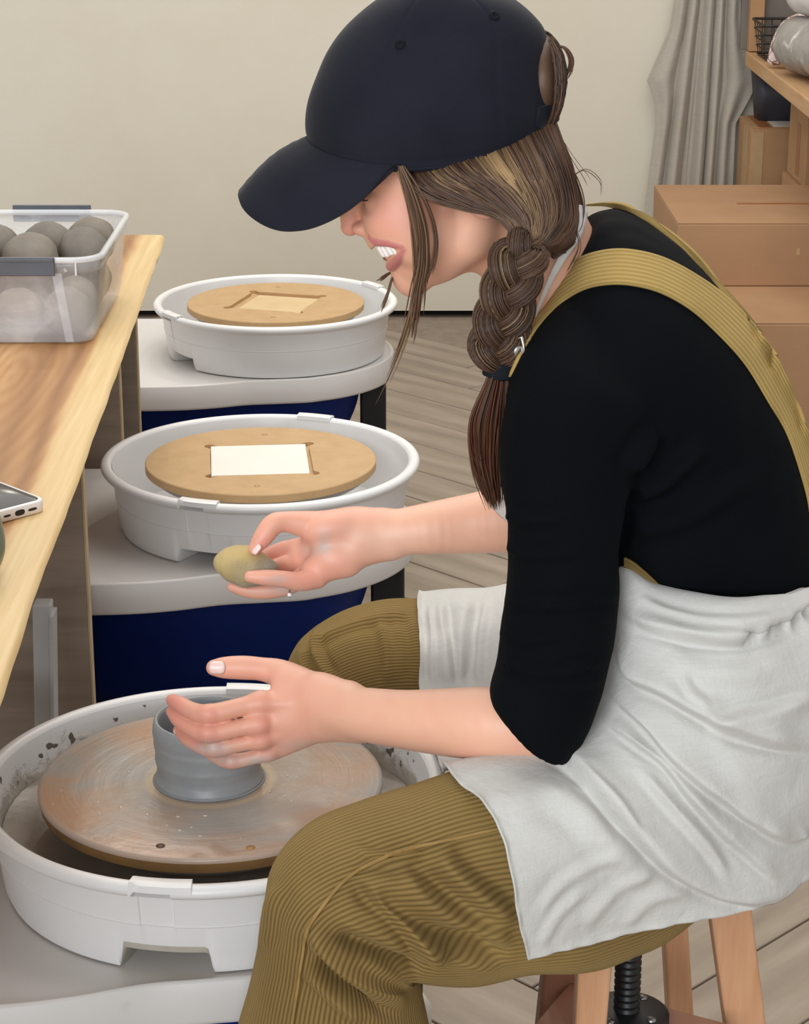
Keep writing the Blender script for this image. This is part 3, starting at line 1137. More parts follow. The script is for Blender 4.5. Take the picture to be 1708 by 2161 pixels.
V, F = stack([rrect(0.868, 1.214, 5.468, 5.577, 0.02)] * 2, [0.6725, 0.679])
obj('lid', V, F, MATS['dark_grey_plastic'], bn2)

# shelf running towards the camera along the right-hand wall
M_SHELF = NT('shelf_wood')
v_ = M_SHELF.coords('Object', (14, 1.5, 14))
M_SHELF.color(M_SHELF.ramp(M_SHELF.noise(v_, 4, 4, 0.6, 0.5), [(0.3, '#B88E62'), (0.7, '#CBA47A')]))
M_SHELF.set(Roughness=0.55)
M_SHELF = M_SHELF.m
SHZ = CAMH - 0.632
sh = thing('shelf', 'thick wooden shelf along the right wall holding bags of clay', 'shelf', (1.16, 4.6, 0))
box_obj('shelf_board', (0.848 + 0.323, 4.585, SHZ - 0.018), (0.646, 1.83, 0.036), M_SHELF, sh, bev=0.003)
box_obj('wall_shade_board', (1.165, 5.515, 0.97), (0.66, 0.02, 0.5), simple('wall_shade_grey', '#6E6660', '#77706A', 0.8, 6), sh, bev=0.002)  # added grey sheet standing in for the shaded wall behind the basket
box_obj('post', (0.868, 5.485, 0.97), (0.035, 0.035, 0.5), M_CARD2, sh, bev=0.002, label='brown wooden post')
for y in (3.74, 5.46):
    box_obj('leg', (1.42, y, (SHZ - 0.037) / 2), (0.05, 0.05, SHZ - 0.037), M_SHELF, sh, bev=0.002)
    box_obj('leg', (1.42, y, (SHZ + 1.25) / 2), (0.05, 0.05, 1.25 - SHZ), M_SHELF, sh, bev=0.002)

# wire basket at the back of the shelf
wb_ = thing('wire_basket', 'black wire basket at the far end of the shelf', 'basket', (0.95, 5.33, SHZ))
M_WIRE = simple('black_wire', '#1D1A19', None, 0.45)
bx0, bx1, by0, by1, bz0, bz1 = 0.852, 1.02, 5.26, 5.44, SHZ + 0.004, SHZ + 0.085


def wire(name, pts, r, par):
    V, F = tube_np(pts, r, 6)
    return obj(name, V, F, M_WIRE, par)


for z, g in ((bz1, 0.0), (bz0, 0.012)):
    R_ = rrect(bx0 + g, bx1 - g, by0 + g, by1 - g, 0.012, 4)
    wire('rim_wire' if z == bz1 else 'base_wire', [(x, y, z) for x, y in R_ + R_[:1]], 0.0032 if z == bz1 else 0.002, wb_)
g = 0.012
for k in range(1, 7):
    x = bx0 + (bx1 - bx0) * k / 7
    wire('wire', [(x, by0, bz1), (x, by0 + g, bz0), (x, by1 - g, bz0), (x, by1, bz1)], 0.0016, wb_)
for k in range(1, 5):
    y = by0 + (by1 - by0) * k / 5
    wire('wire', [(bx0, y, bz1), (bx0 + g, y, bz0), (bx1 - g, y, bz0), (bx1, y, bz1)], 0.0016, wb_)
for k in (1, 2, 3):
    z = bz0 + (bz1 - bz0) * k / 4
    g2 = g * (1 - k / 4)
    R_ = rrect(bx0 + g2, bx1 - g2, by0 + g2, by1 - g2, 0.012, 3)
    wire('wire', [(x, y, z) for x, y in R_ + R_[:1]], 0.0016, wb_)


def bag(name, label, cat, pts, rads, m, par_kind=None, seed=0, sides=40, group=None, wr=0.05):
    P = crom(np.array(pts), 40)
    R = crom(np.array(rads)[:, None], 40)[:, 0]
    V, F = tube_np(P, R, sides)
    out = []
    for i, v in enumerate(V):
        v = Vector(v)
        c = Vector(P[min(i // sides, 39)])
        d = v - c
        f = 1 + wr * noise.noise(v * 28 + Vector((seed, 0, 0))) + wr * 0.5 * abs(noise.noise(v * 70 + Vector((0, seed, 0))))
        out.append(tuple(c + d * f))
    o = obj(name, out, F, m)
    return tag(o, label, cat, group)


M_PINK = NT('pink_cloth')
v_ = M_PINK.coords('Object', (1, 1, 1))
vo_ = M_PINK.n('ShaderNodeTexVoronoi', feature='DISTANCE_TO_EDGE', Scale=55.0)
M_PINK.l(v_, vo_.inputs['Vector'])
M_PINK.color(M_PINK.ramp(vo_.outputs['Distance'], [(0.03, '#7A5850'), (0.09, '#E6D2CC')]))
M_PINK = M_PINK.m
M_GBAG = NT('grey_clay_in_plastic')
v_ = M_GBAG.coords('Object')
M_GBAG.color(M_GBAG.ramp(M_GBAG.noise(v_, 18, 5, 0.6, 1.0), [(0.35, '#8B8782'), (0.6, '#A19D98'), (0.72, '#DDDAD7')]))
M_GBAG.set(Roughness=0.22)
M_GBAG.bump(M_GBAG.noise(v_, 60, 4), 0.4, 0.004)
M_GBAG = M_GBAG.m
M_WBAG = NT('white_plastic_wrap')
v_ = M_WBAG.coords('Object')
M_WBAG.color(M_WBAG.ramp(M_WBAG.noise(v_, 14, 4), [(0.3, '#CFCBC8'), (0.65, '#E8E5E3')]))
M_WBAG.set(Roughness=0.3)
M_WBAG.bump(M_WBAG.noise(v_, 50, 4), 0.4, 0.003)
M_WBAG = M_WBAG.m
yb = 4.98
bag('clay_bag', 'pink patterned cloth bag in front of the wire basket', 'bag', [(0.850, 5.15, SHZ + 0.012), (0.875, 5.15, SHZ + 0.035), (0.91, 5.15, SHZ + 0.075), (0.94, 5.15, SHZ + 0.11)], [0.008, 0.030, 0.045, 0.03], M_PINK, seed=3)
bag('clay_bag', 'grey clay in a wrinkled plastic bag on the shelf', 'bag', [(0.880, 5.075, SHZ + 0.07), (0.895, 5.04, SHZ + 0.07), (0.925, 4.90, SHZ + 0.072), (0.945, 4.78, SHZ + 0.068), (0.955, 4.72, SHZ + 0.064)], [0.03, 0.060, 0.063, 0.060, 0.03], M_GBAG, seed=5, group='bags of clay on the shelf', wr=0.07)
bag('clay_bag', 'white plastic wrapped roll lying on the grey clay bag', 'bag', [(0.885, 5.06, SHZ + 0.183), (0.90, 5.03, SHZ + 0.183), (0.945, 4.92, SHZ + 0.187), (0.985, 4.80, SHZ + 0.187), (0.995, 4.76, SHZ + 0.183)], [0.025, 0.046, 0.05, 0.046, 0.02], M_WBAG, seed=8, group='bags of clay on the shelf', wr=0.06)
bag('clay_bag', 'white plastic bag at the near end of the shelf, cut by the frame', 'bag', [(0.905, 4.64, SHZ + 0.03), (0.925, 4.60, SHZ + 0.052), (0.99, 4.50, SHZ + 0.055), (1.01, 4.42, SHZ + 0.05)], [0.012, 0.045, 0.05, 0.02], M_WBAG, seed=12, group='bags of clay on the shelf', wr=0.06)


# apron hanging on the wall, in long folds
def mat_linen(name, c1, c2, sc=1.0):
    t = NT(name)
    v = t.coords('Object')
    va = t.coords('Object', (900 * sc, 900 * sc, 40 * sc))
    vb = t.coords('Object', (40 * sc, 40 * sc, 900 * sc))
    na, nb = t.noise(va, 1.0, 2), t.noise(vb, 1.0, 2)
    weave = t.math('ADD', t.math('MULTIPLY', na, 0.5), t.math('MULTIPLY', nb, 0.5))
    c = t.ramp(t.math('ADD', t.math('MULTIPLY', weave, 0.6), t.math('MULTIPLY', t.noise(v, 9, 4), 0.4)), [(0.35, c1), (0.65, c2)])
    t.color(c)
    t.set(Roughness=0.88)
    t.b.inputs['Sheen Weight'].default_value = 0.15
    crease = t.noise(v, 38, 5, 0.62, 0.6)
    n0 = t.bump(crease, 0.26, 0.007)
    t.bump(weave, 0.12, 0.0008, n0)
    return t.m


M_LINEN = mat_linen('linen_cloth', '#C3BEB5', '#D2CEC7')
M_LINEN2 = mat_linen('linen_cloth_far', '#AAA295', '#B7B0A4', 0.6)
ap = thing('hanging_apron', 'grey linen apron hanging in folds on the cream wall', 'apron', (0.66, 5.62, 0.3))
V = []
nu = 140
ty_ = np.linspace(-120, 520, 80)
fl_ = np.interp(ty_, [-120, 60, 170, 215, 262, 520], [0, 4, 36, 12, 4, 0])
fr_ = np.interp(ty_, [-120, 40, 100, 170, 205, 262, 520], [0, 4, 18, 46, 32, 2, 0])
pleats = [(0.10, 0.05, 1.0), (0.30, 0.06, 1.3), (0.47, 0.05, -0.9), (0.56, 0.05, 1.1), (0.70, 0.045, 1.3), (0.78, 0.03, -1.4), (0.88, 0.05, 1.0), (0.20, 0.03, -1.0), (0.40, 0.025, -0.8), (0.63, 0.02, -1.1)]
for k in range(80):
    t = k / 79
    py_ = ty_[k]
    lx = 1427 - 55 * (py_ / 375)
    rx_ = 1562 - 14 * (py_ / 370)
    for j in range(nu):
        u = j / (nu - 1)
        x_ = lx + (rx_ - lx) * u - fl_[k] * max(0, 1 - u / 0.28) ** 1.5 + fr_[k] * max(0, (u - 0.72) / 0.28) ** 1.5
        dy = 0.0
        for c0_, w0_, a0_ in pleats:
            cc = c0_ + 0.02 * math.sin(3 * t + 9 * c0_)
            dy += 0.017 * a0_ * (0.55 + 0.6 * t) * math.exp(-((u - cc) / w0_) ** 2)
        dy += 0.003 * noise.noise((u * 9, t * 5, 2))
        p = U(x_, py_, 5.6)
        V.append((p.x, 5.606 - max(-0.012, min(0.03, dy)), p.z))
F = [(k * nu + j, k * nu + j + 1, (k + 1) * nu + j + 1, (k + 1) * nu + j) for k in range(79) for j in range(nu - 1)]
o = obj('cloth', V, F, M_LINEN2, ap)
so = o.modifiers.new('thick', 'SOLIDIFY')
so.thickness = 0.002
V, F = [], []
for k in range(2):              # two pocket flaps seen edge-on
    pass
box_obj('hook', (0.735, 5.635, 0.965), (0.02, 0.05, 0.02), M_BLACK, ap, bev=0.003)

# ------------------------------------------------------------------ stool
st = thing('stool', 'wooden screw stool the woman is sitting on', 'stool', (0.215, 1.83, 0))
M_BEECH = NT('beech_wood')
v_ = M_BEECH.coords('Object', (30, 30, 3))
M_BEECH.color(M_BEECH.ramp(M_BEECH.noise(v_, 3, 4, 0.6), [(0.3, '#C08C66'), (0.7, '#D0A07A')]))
M_BEECH.set(Roughness=0.45)
M_BEECH.bump(M_BEECH.noise(v_, 6, 3), 0.05, 0.0006)
M_BEECH = M_BEECH.m
SX, SY = 0.213, 1.83
V, F = lathe([(0.0, 0.43), (0.108, 0.43), (0.117, 0.434), (0.12, 0.443), (0.117, 0.455), (0.108, 0.46), (0.0, 0.461)], 64)
obj('seat', shift(V, (SX + 0.01, SY + 0.03, 0)), F, M_BEECH, st)
# cross plate carrying the screw
PZ = 0.2225
A_, B_ = Zp(1262, 2088, PZ), Zp(1540, 2160, PZ)
dr_ = (B_ - A_).normalized()
pr_ = Vector((dr_.y, -dr_.x, 0))
A_ = A_ - dr_ * 0.03
C_ = [A_, B_, B_ + pr_ * 0.105, A_ + pr_ * 0.105]
dn_ = Vector((0, 0, -0.022))
bm_obj('cross_plate', hexa([p + dn_ for p in C_[::-1]] + C_[::-1], 0.002), simple('red_brown_wood', '#97654C', '#A5735A', 0.5, 12), st)
V, F = [], []
nt_, na = 24, 20
prof = []
z = 0.226
while z < 0.42:
    prof += [(0.0105, z), (0.0128, z + 0.0022), (0.0128, z + 0.0040), (0.0105, z + 0.0062)]
    z += 0.0072
V, F = lathe(prof, 24)
obj('screw', shift(V, (SX, SY, 0)), F, M_BLACK, st)
V, F = lathe([(0.0, 0.2232), (0.038, 0.2232), (0.041, 0.226), (0.041, 0.231), (0.037, 0.2335), (0.016, 0.236), (0.0125, 0.2365)], 32)
fl = obj('flange', shift(V, (SX, SY, 0)), F, M_BLACK, st)
for a in (0.9, 2.6, 4.0, 5.6):
    V, F = lathe([(0.005, 0.2325), (0.0045, 0.236), (0.0, 0.237)], 12)
    obj('bolt', shift(V, (SX + 0.028 * math.cos(a), SY + 0.028 * math.sin(a), 0)), F, M_STEEL, fl)


def leg(top0, top1, bot0, bot1, y, ty, dep, lean=0.0, m=None, name='leg', label=None):
    """a tapered board: pixel edges at its visible top and foot, drawn at distance y, run on to the floor"""
    P0, P1 = U(*top0, y), U(*top1, y)
    Q0, Q1 = U(*bot0, y), U(*bot1, y)

    def at(A, B, z):
        t = (z - A.z) / (B.z - A.z)
        return A + (B - A) * t
    zt_, zb_ = ty, 0.0
    A0, A1, B0, B1 = at(P0, Q0, zt_), at(P1, Q1, zt_), at(P0, Q0, zb_), at(P1, Q1, zb_)
    pts = []
    for (X0, X1, dy) in ((B0, B1, lean), (A0, A1, 0)):
        pts += [(X0.x, y - dy, X0.z), (X1.x, y - dy, X1.z), (X1.x, y + dep - dy, X1.z), (X0.x, y + dep - dy, X0.z)]
    bmx = hexa(pts, 0.003)
    return bm_obj(name, bmx, m or M_BEECH, st, label=label)


leg((1502, 1945), (1590, 1943), (1532, 2161), (1617, 2161), 1.86, 0.429, 0.045)
leg((1222, 2012), (1295, 2010), (1215, 2161), (1282, 2161), 1.74, 0.429, 0.03, label='pale front leg')
leg((1152, 2030), (1222, 2020), (1138, 2161), (1215, 2161), 1.90, 0.429, 0.04, m=simple('shaded_beech', '#7A4D36', '#8A5B42', 0.5, 18), label='rear leg coloured dark for shade')  # same stool wood, with the rear leg's shade put into the colour
leg((1400, 1940), (1452, 1940), (1412, 2161), (1466, 2161), 2.02, 0.429, 0.04)
# ------------------------------------------------------------------ smooth-union bodies: round cones and ellipsoids, meshed with surface nets
def smin(a, b, k):
    if k <= 0:
        return np.minimum(a, b)
    h = np.clip(0.5 + 0.5 * (b - a) / k, 0, 1)
    return b + (a - b) * h - k * h * (1 - h)


def smax(a, b, k):
    return -smin(-a, -b, k)


def rc_d(P, p):                 # round cone
    a, b, ra, rb = p
    ba = b - a
    L2 = max(float(ba @ ba), 1e-12)
    t = np.clip(((P - a) @ ba) / L2, 0, 1)
    q = P - a - t[:, None] * ba
    return np.sqrt(np.einsum('ij,ij->i', q, q)) - (ra + (rb - ra) * t)


def el_d(P, p):                 # ellipsoid with axes
    c, A, r = p
    q = (P - c) @ A.T
    k0 = np.sqrt(np.einsum('ij,ij->i', q / r, q / r))
    k1 = np.sqrt(np.einsum('ij,ij->i', q / (r * r), q / (r * r))) + 1e-9
    return k0 * (k0 - 1.0) / k1


class Body:
    def __init__(s):
        s.g = []

    def add(s, prims, k=0.006, kin=0.006, op='u'):
        lo, hi = np.full(3, 9.), np.full(3, -9.)
        for kind, p in prims:
            if kind == 'rc':
                m = max(p[2], p[3])
                for q in p[:2]:
                    lo = np.minimum(lo, q - m)
                    hi = np.maximum(hi, q + m)
            else:
                m = max(p[2])
                lo = np.minimum(lo, p[0] - m)
                hi = np.maximum(hi, p[0] + m)
        s.g.append((prims, k, kin, op, lo, hi))

    def eval(s, P):
        d = np.full(len(P), 0.5)
        if not len(P):
            return d
        plo, phi = P.min(0), P.max(0)
        for prims, k, kin, op, lo, hi in s.g:
            m = 0.014 + k
            if np.any(phi < lo - m) or np.any(plo > hi + m):
                continue
            idx = np.nonzero(np.all((P > lo - m) & (P < hi + m), axis=1))[0]
            if not len(idx):
                continue
            Q = P[idx]
            g = None
            for kind, p in prims:
                e = rc_d(Q, p) if kind == 'rc' else el_d(Q, p)
                g = e if g is None else smin(g, e, kin)
            d[idx] = smin(d[idx], g, k) if op == 'u' else smax(d[idx], -g, k)
        return d

    def mesh(s, h, B=8):
        lo = np.min([g[4] for g in s.g if g[3] == 'u'], axis=0) - 0.02
        hi = np.max([g[5] for g in s.g if g[3] == 'u'], axis=0) + 0.02
        S = B * h
        n = np.ceil((hi - lo) / S).astype(int)
        I = np.stack(np.meshgrid(*[np.arange(k) for k in n], indexing='ij'), -1).reshape(-1, 3)
        d = np.concatenate([s.eval(lo + (I[c:c + 4000] + 0.5) * S) for c in range(0, len(I), 4000)])
        I = I[np.abs(d) < S * 0.9 + 0.003]
        ar = np.arange(B + 1)
        G = np.stack(np.meshgrid(ar, ar, ar, indexing='ij'), -1).reshape(-1, 3)
        N = (n * B + 2).astype(np.int64)

        def key(c):
            return (c[..., 0] + 1) + N[0] * ((c[..., 1] + 1) + N[1] * (c[..., 2] + 1))
        keys, verts, quads = [], [], []
        cor = np.array([[i, j, k] for i in (0, 1) for j in (0, 1) for k in (0, 1)])
        E = [(a, b) for a in range(8) for b in range(8) if a < b and np.abs(cor[a] - cor[b]).sum() == 1]
        for c in range(0, len(I), 200):
            blk = I[c:c + 200]
            base = blk[:, None, :] * B + G[None]
            D = s.eval((lo + base.reshape(-1, 3) * h)).reshape(len(blk), B + 1, B + 1, B + 1)
            D = np.where(D == 0, 1e-9, D)
            cd = np.stack([D[:, i:i + B, j:j + B, k:k + B] for i, j, k in cor], -1)
            ng = (cd < 0).sum(-1)
            act = np.argwhere((ng > 0) & (ng < 8))
            if len(act):
                v = cd[act[:, 0], act[:, 1], act[:, 2], act[:, 3]]
                acc = np.zeros((len(act), 3))
                cnt = np.zeros(len(act))
                for a, b in E:
                    m = (v[:, a] < 0) != (v[:, b] < 0)
                    t = v[:, a] / np.where(m, v[:, a] - v[:, b], 1)
                    pt = cor[a] + t[:, None] * (cor[b] - cor[a])
                    acc += np.where(m[:, None], pt, 0)
                    cnt += m
                cell = blk[act[:, 0]] * B + act[:, 1:]
                keys.append(key(cell))
                verts.append(lo + (cell + acc / cnt[:, None]) * h)
            for ax in range(3):
                e = np.eye(3, dtype=int)[ax]
                o1, o2 = np.eye(3, dtype=int)[(ax + 1) % 3], np.eye(3, dtype=int)[(ax + 2) % 3]
                d0 = D[:, :B, :B, :B]
                d1 = D[:, e[0]:B + e[0], e[1]:B + e[1], e[2]:B + e[2]]
                w = np.argwhere((d0 < 0) != (d1 < 0))
                if not len(w):
                    continue
                p = blk[w[:, 0]] * B + w[:, 1:]
                q = np.stack([key(p), key(p - o1), key(p - o1 - o2), key(p - o2)], -1)
                flip = d0[w[:, 0], w[:, 1], w[:, 2], w[:, 3]] < 0
                q = np.where(flip[:, None], q, q[:, ::-1])
                quads.append(q)
        keys, verts, quads = np.concatenate(keys), np.concatenate(verts), np.concatenate(quads)
        o = np.argsort(keys)
        keys, verts = keys[o], verts[o]
        ix = np.clip(np.searchsorted(keys, quads), 0, len(keys) - 1)
        ok = np.all(keys[ix] == quads, axis=1)
        return verts, ix[ok]


def pxm(px, py, y):             # pixels per metre at a place
    p = U(px, py, y)
    return FPX / (p.y * CT + (CAMH - p.z) * ST)


def NP(px, py, y):
    return np.array(U(px, py, y))


def RC(a, b):                   # (px, py, y, radius in px) twice
    return ('rc', (NP(*a[:3]), NP(*b[:3]), a[3] / pxm(*a[:3]), b[3] / pxm(*b[:3])))


def chain(L):
    L = [tuple(q) for q in crom(np.array(L, float), 4 * (len(L) - 1) + 1)]
    return [RC(L[i], L[i + 1]) for i in range(len(L) - 1)]


def EL(px, py, y, rx, ry, lat, rot=0.0):    # radii rx, ry in px (rotated by rot in the picture's plane), lat in metres
    s = pxm(px, py, y)
    ux = np.array([math.cos(rot), 0, -math.sin(rot)])
    uz = np.array([math.sin(rot), 0, math.cos(rot)])
    A = np.stack([ux, np.array([0, 1.0, 0]), uz])
    return ('el', (NP(px, py, y), A, np.array([rx / s, lat, ry / s])))


MY = 1.80                       # the woman's middle plane at the head
body = Body()
# head
body.add([EL(915, 212, MY, 228, 205, 0.074)], 0.01)
body.add([EL(862, 380, MY, 96, 110, 0.058, 0.5), EL(865, 465, MY, 92, 95, 0.050, 0.3)], 0.02, 0.02)
for s in (-1, 1):
    body.add([EL(842, 462, MY + s * 0.030, 66, 62, 0.026)], 0.014)
    body.add([RC((872, 578, MY + s * 0.010, 34), (985, 505, MY + s * 0.047, 44)), RC((985, 505, MY + s * 0.047, 44), (1010, 420, MY + s * 0.055, 45))], 0.02, 0.01)
body.add([EL(925, 500, MY, 88, 84, 0.05, 0.2)], 0.02)
body.add([EL(868, 590, MY, 27, 30, 0.017)], 0.012)
# brow, nose
for s in (-1, 1):
    body.add([RC((772, 372, MY + s * 0.008, 18), (800, 362, MY + s * 0.040, 20))], 0.012)
    body.add([EL(764, 418, MY + s * 0.034, 22, 20, 0.014)], 0.010, op='s')
    body.add([EL(790, 420, MY + s * 0.031, 21, 20, 0.0125)], 0.006)
body.add([RC((768, 398, MY, 15), (738, 450, MY, 17)), RC((738, 450, MY, 17), (739, 478, MY, 20))], 0.008, 0.006)
for s in (-1, 1):
    body.add([EL(762, 483, MY + s * 0.0105, 19, 14, 0.0068)], 0.004)
    body.add([EL(756, 498, MY + s * 0.006, 9, 6, 0.0032)], 0.002, op='s')
body.add([EL(806, 498, MY, 32, 30, 0.026)], 0.010)
# open smiling mouth
for s in (-1, 1):
    body.add([EL(872, 505, MY + s * 0.044, 30, 40, 0.010)], 0.016)


def surf_y(px, py):             # how far away the face is at a place of the picture
    ys = np.arange(1.70, MY, 0.0004)
    d = body.eval(np.array([NP(px, py, y) for y in ys]))
    k = np.nonzero(d < 0)[0]
    return float(ys[k[0]]) if len(k) else MY


def both(L, r_in):
    n_ = [(px, py, min(MY, surf_y(px, py) + r_in), r) for px, py, r in L]
    return [n_, [(px, py, 2 * MY - y, r) for px, py, y, r in n_]]


LIP_SRC = both([(784, 501, 8), (793, 509, 9), (803, 511, 8.5), (824, 514, 7), (849, 520, 4.5)], 0.0012) + both([(824, 562, 10), (831, 558, 10), (842, 545, 8), (852, 525, 4.5)], 0.0015)
TEETH_AT = [(px, py, min(MY - 0.002, surf_y(px, py) + 0.0052)) for px, py in ((808, 529), (815, 529), (824, 527), (834, 526))]
body.add([RC((799, 532, MY + q * 0.0028, 14), (845, 523, MY + q * 0.0028, 4.5)) for q in range(-17, 18)], 0.0015, 0, op='s')
LIPS = [chain(L) for L in LIP_SRC]
for L in LIPS:
    body.add(L, 0.0022, 0)
for s in (-1, 1):
    # ears, under the hair
    body.add([EL(1012, 415, MY + s * 0.074, 34, 52, 0.007, -0.5)], 0.005)
# neck and the trunk inside the shirt
body.add([RC((1080, 400, 1.805, 128), (1165, 600, 1.81, 118)), RC((1165, 600, 1.81, 116), (1235, 690, 1.81, 120))], 0.03, 0.02)
body.add([RC((1250, 720, 1.81, 160), (1420, 960, 1.81, 200)), RC((1420, 960, 1.81, 200), (1500, 1230, 1.81, 190))], 0.03, 0.02)
for s, sp in ((-1, (1260, 790, 1.71, 60)), (1, (1270, 780, 1.91, 60))):
    body.add([RC((1230, 690, 1.81 + s * 0.03, 60), sp)], 0.02)
# near arm
body.add(chain([(1260, 790, 1.705, 60), (1215, 1150, 1.65, 60), (1165, 1490, 1.625, 58)]), 0.02, 0)
body.add(chain([(1150, 1535, 1.625, 66), (1040, 1527, 1.640, 77), (960, 1525, 1.655, 73), (860, 1519, 1.675, 63), (770, 1508, 1.70, 57), (700, 1497, 1.725, 53)]), 0.02, 0)
body.add([RC((735, 1470, 1.722, 31), (675, 1462, 1.735, 33)), RC((760, 1535, 1.712, 32), (690, 1526, 1.728, 34))], 0.012, 0.008)
# near hand: back of the hand
HY = 1.738
body.add([RC((690, 1470, HY, 38), (572, 1484, HY, 24)), RC((690, 1490, HY - .003, 38), (572, 1527, HY - .005, 23)),
          RC((692, 1510, HY - .002, 36), (576, 1558, HY - .003, 20)), RC((695, 1520, HY, 34), (585, 1584, HY + .002, 18)),
          RC((660, 1455, HY + .006, 34), (600, 1440, HY + .016, 28))], 0.012, 0.012)
NEAR_FINGERS = {
    'index': [(556, 1482, 1.737, 23), (500, 1494, 1.729, 20), (440, 1508, 1.726, 22), (405, 1500, 1.737, 18.5), (382, 1488, 1.750, 18), (364, 1478, 1.763, 14)],
    'middle': [(552, 1527, 1.730, 23), (505, 1536, 1.724, 18.5), (440, 1548, 1.721, 20.5), (402, 1537, 1.732, 17), (378, 1520, 1.746, 16), (362, 1502, 1.760, 12)],
    'ring': [(558, 1560, 1.731, 20), (510, 1569, 1.726, 17), (452, 1580, 1.724, 19), (416, 1571, 1.735, 16), (393, 1557, 1.748, 14.5), (376, 1541, 1.761, 11)],
    'pinky': [(572, 1588, 1.737, 17), (532, 1599, 1.732, 15), (488, 1607, 1.731, 16), (460, 1600, 1.741, 14), (440, 1586, 1.753, 12.5), (424, 1571, 1.764, 10)]}
for nm, L in NEAR_FINGERS.items():
    body.add(chain(L), 0.0018, 0)
    x, y, d, r = L[2]
    body.add([EL(x, y - 1, d - 0.0025, r * 1.0, r * 0.9, r / 2500 * 0.95)], 0.003)       # middle knuckle
    x, y, d, r = L[0]
    body.add([EL(x - 6, y, d - 0.004, r * 1.0, r * 0.9, r / 2500 * 1.05)], 0.007)       # big knuckle
body.add(chain([(672, 1468, HY + .010, 34), (632, 1440, 1.757, 33), (590, 1421, 1.768, 30), (552, 1412, 1.772, 25), (513, 1409, 1.773, 25.5), (475, 1409, 1.773, 23), (452, 1409, 1.773, 17)]), 0.008, 0)
# tendons on the back of the hand
for a, b in (((560, 1486), (650, 1482)), ((562, 1530), (655, 1500)), ((568, 1560), (660, 1515))):
    body.add([RC((a[0], a[1], HY - .0085, 9), (b[0], b[1], HY - .0085, 6))], 0.005)
# far arm
body.add(chain([(1270, 790, 1.92, 60), (1235, 930, 1.96, 62), (1205, 1080, 1.985, 66)]), 0.02, 0)
FY = 1.965
body.add(chain([(1200, 1082, 1.985, 70), (1070, 1096, 1.98, 69), (980, 1107, 1.975, 62), (900, 1116, FY, 54), (830, 1124, FY, 48), (765, 1130, FY, 46)]), 0.02, 0)
body.add([RC((800, 1105, FY, 30), (740, 1106, FY, 30)), RC((820, 1150, FY - .002, 32), (757, 1157, FY - .004, 33))], 0.012, 0.008)
# far hand, palm up and turned to the camera
body.add([RC((750, 1120, FY, 40), (668, 1118, FY + .004, 37)), RC((752, 1150, FY - .004, 38), (668, 1205, FY - .016, 34)),
          RC((742, 1140, FY, 40), (640, 1180, FY + .012, 28)), RC((700, 1150, FY + .006, 34), (628, 1160, FY + .026, 24))], 0.014, 0.012)
body.add([EL(690, 1113, FY - .012, 52, 32, 0.016, -0.25)], 0.012)       # ball of the thumb
body.add([EL(712, 1182, FY - .018, 48, 30, 0.014, 0.55)], 0.012)        # heel of the hand
FAR_FINGERS = {
    'thumb': [(684, 1112, FY - .004, 34), (640, 1106, FY - .008, 28), (603, 1101, FY - .012, 22), (577, 1107, FY - .016, 23), (556, 1133, FY - .022, 21), (538, 1158, FY - .026, 14)],
    'index': [(642, 1160, FY + .022, 24), (602, 1160, FY + .030, 19), (568, 1174, FY + .030, 18), (540, 1190, FY + .024, 16), (520, 1203, FY + .016, 13)],
    'middle': [(640, 1185, FY + .010, 24), (598, 1192, FY + .016, 19), (560, 1208, FY + .014, 18), (527, 1224, FY + .008, 15), (508, 1232, FY + .003, 13)],
    'ring': [(650, 1212, FY - .006, 24), (604, 1238, FY - .008, 19), (560, 1247, FY - .012, 18), (520, 1246, FY - .012, 15), (490, 1238, FY - .012, 11)],
    'pinky': [(668, 1218, FY - .022, 25), (632, 1227, FY - .032, 21), (596, 1222, FY - .038, 18), (560, 1219, FY - .041, 17), (528, 1217, FY - .041, 13)]}
for nm, L in FAR_FINGERS.items():
    body.add(chain(L), 0.002, 0)
BV, BQ = body.mesh(0.0014)


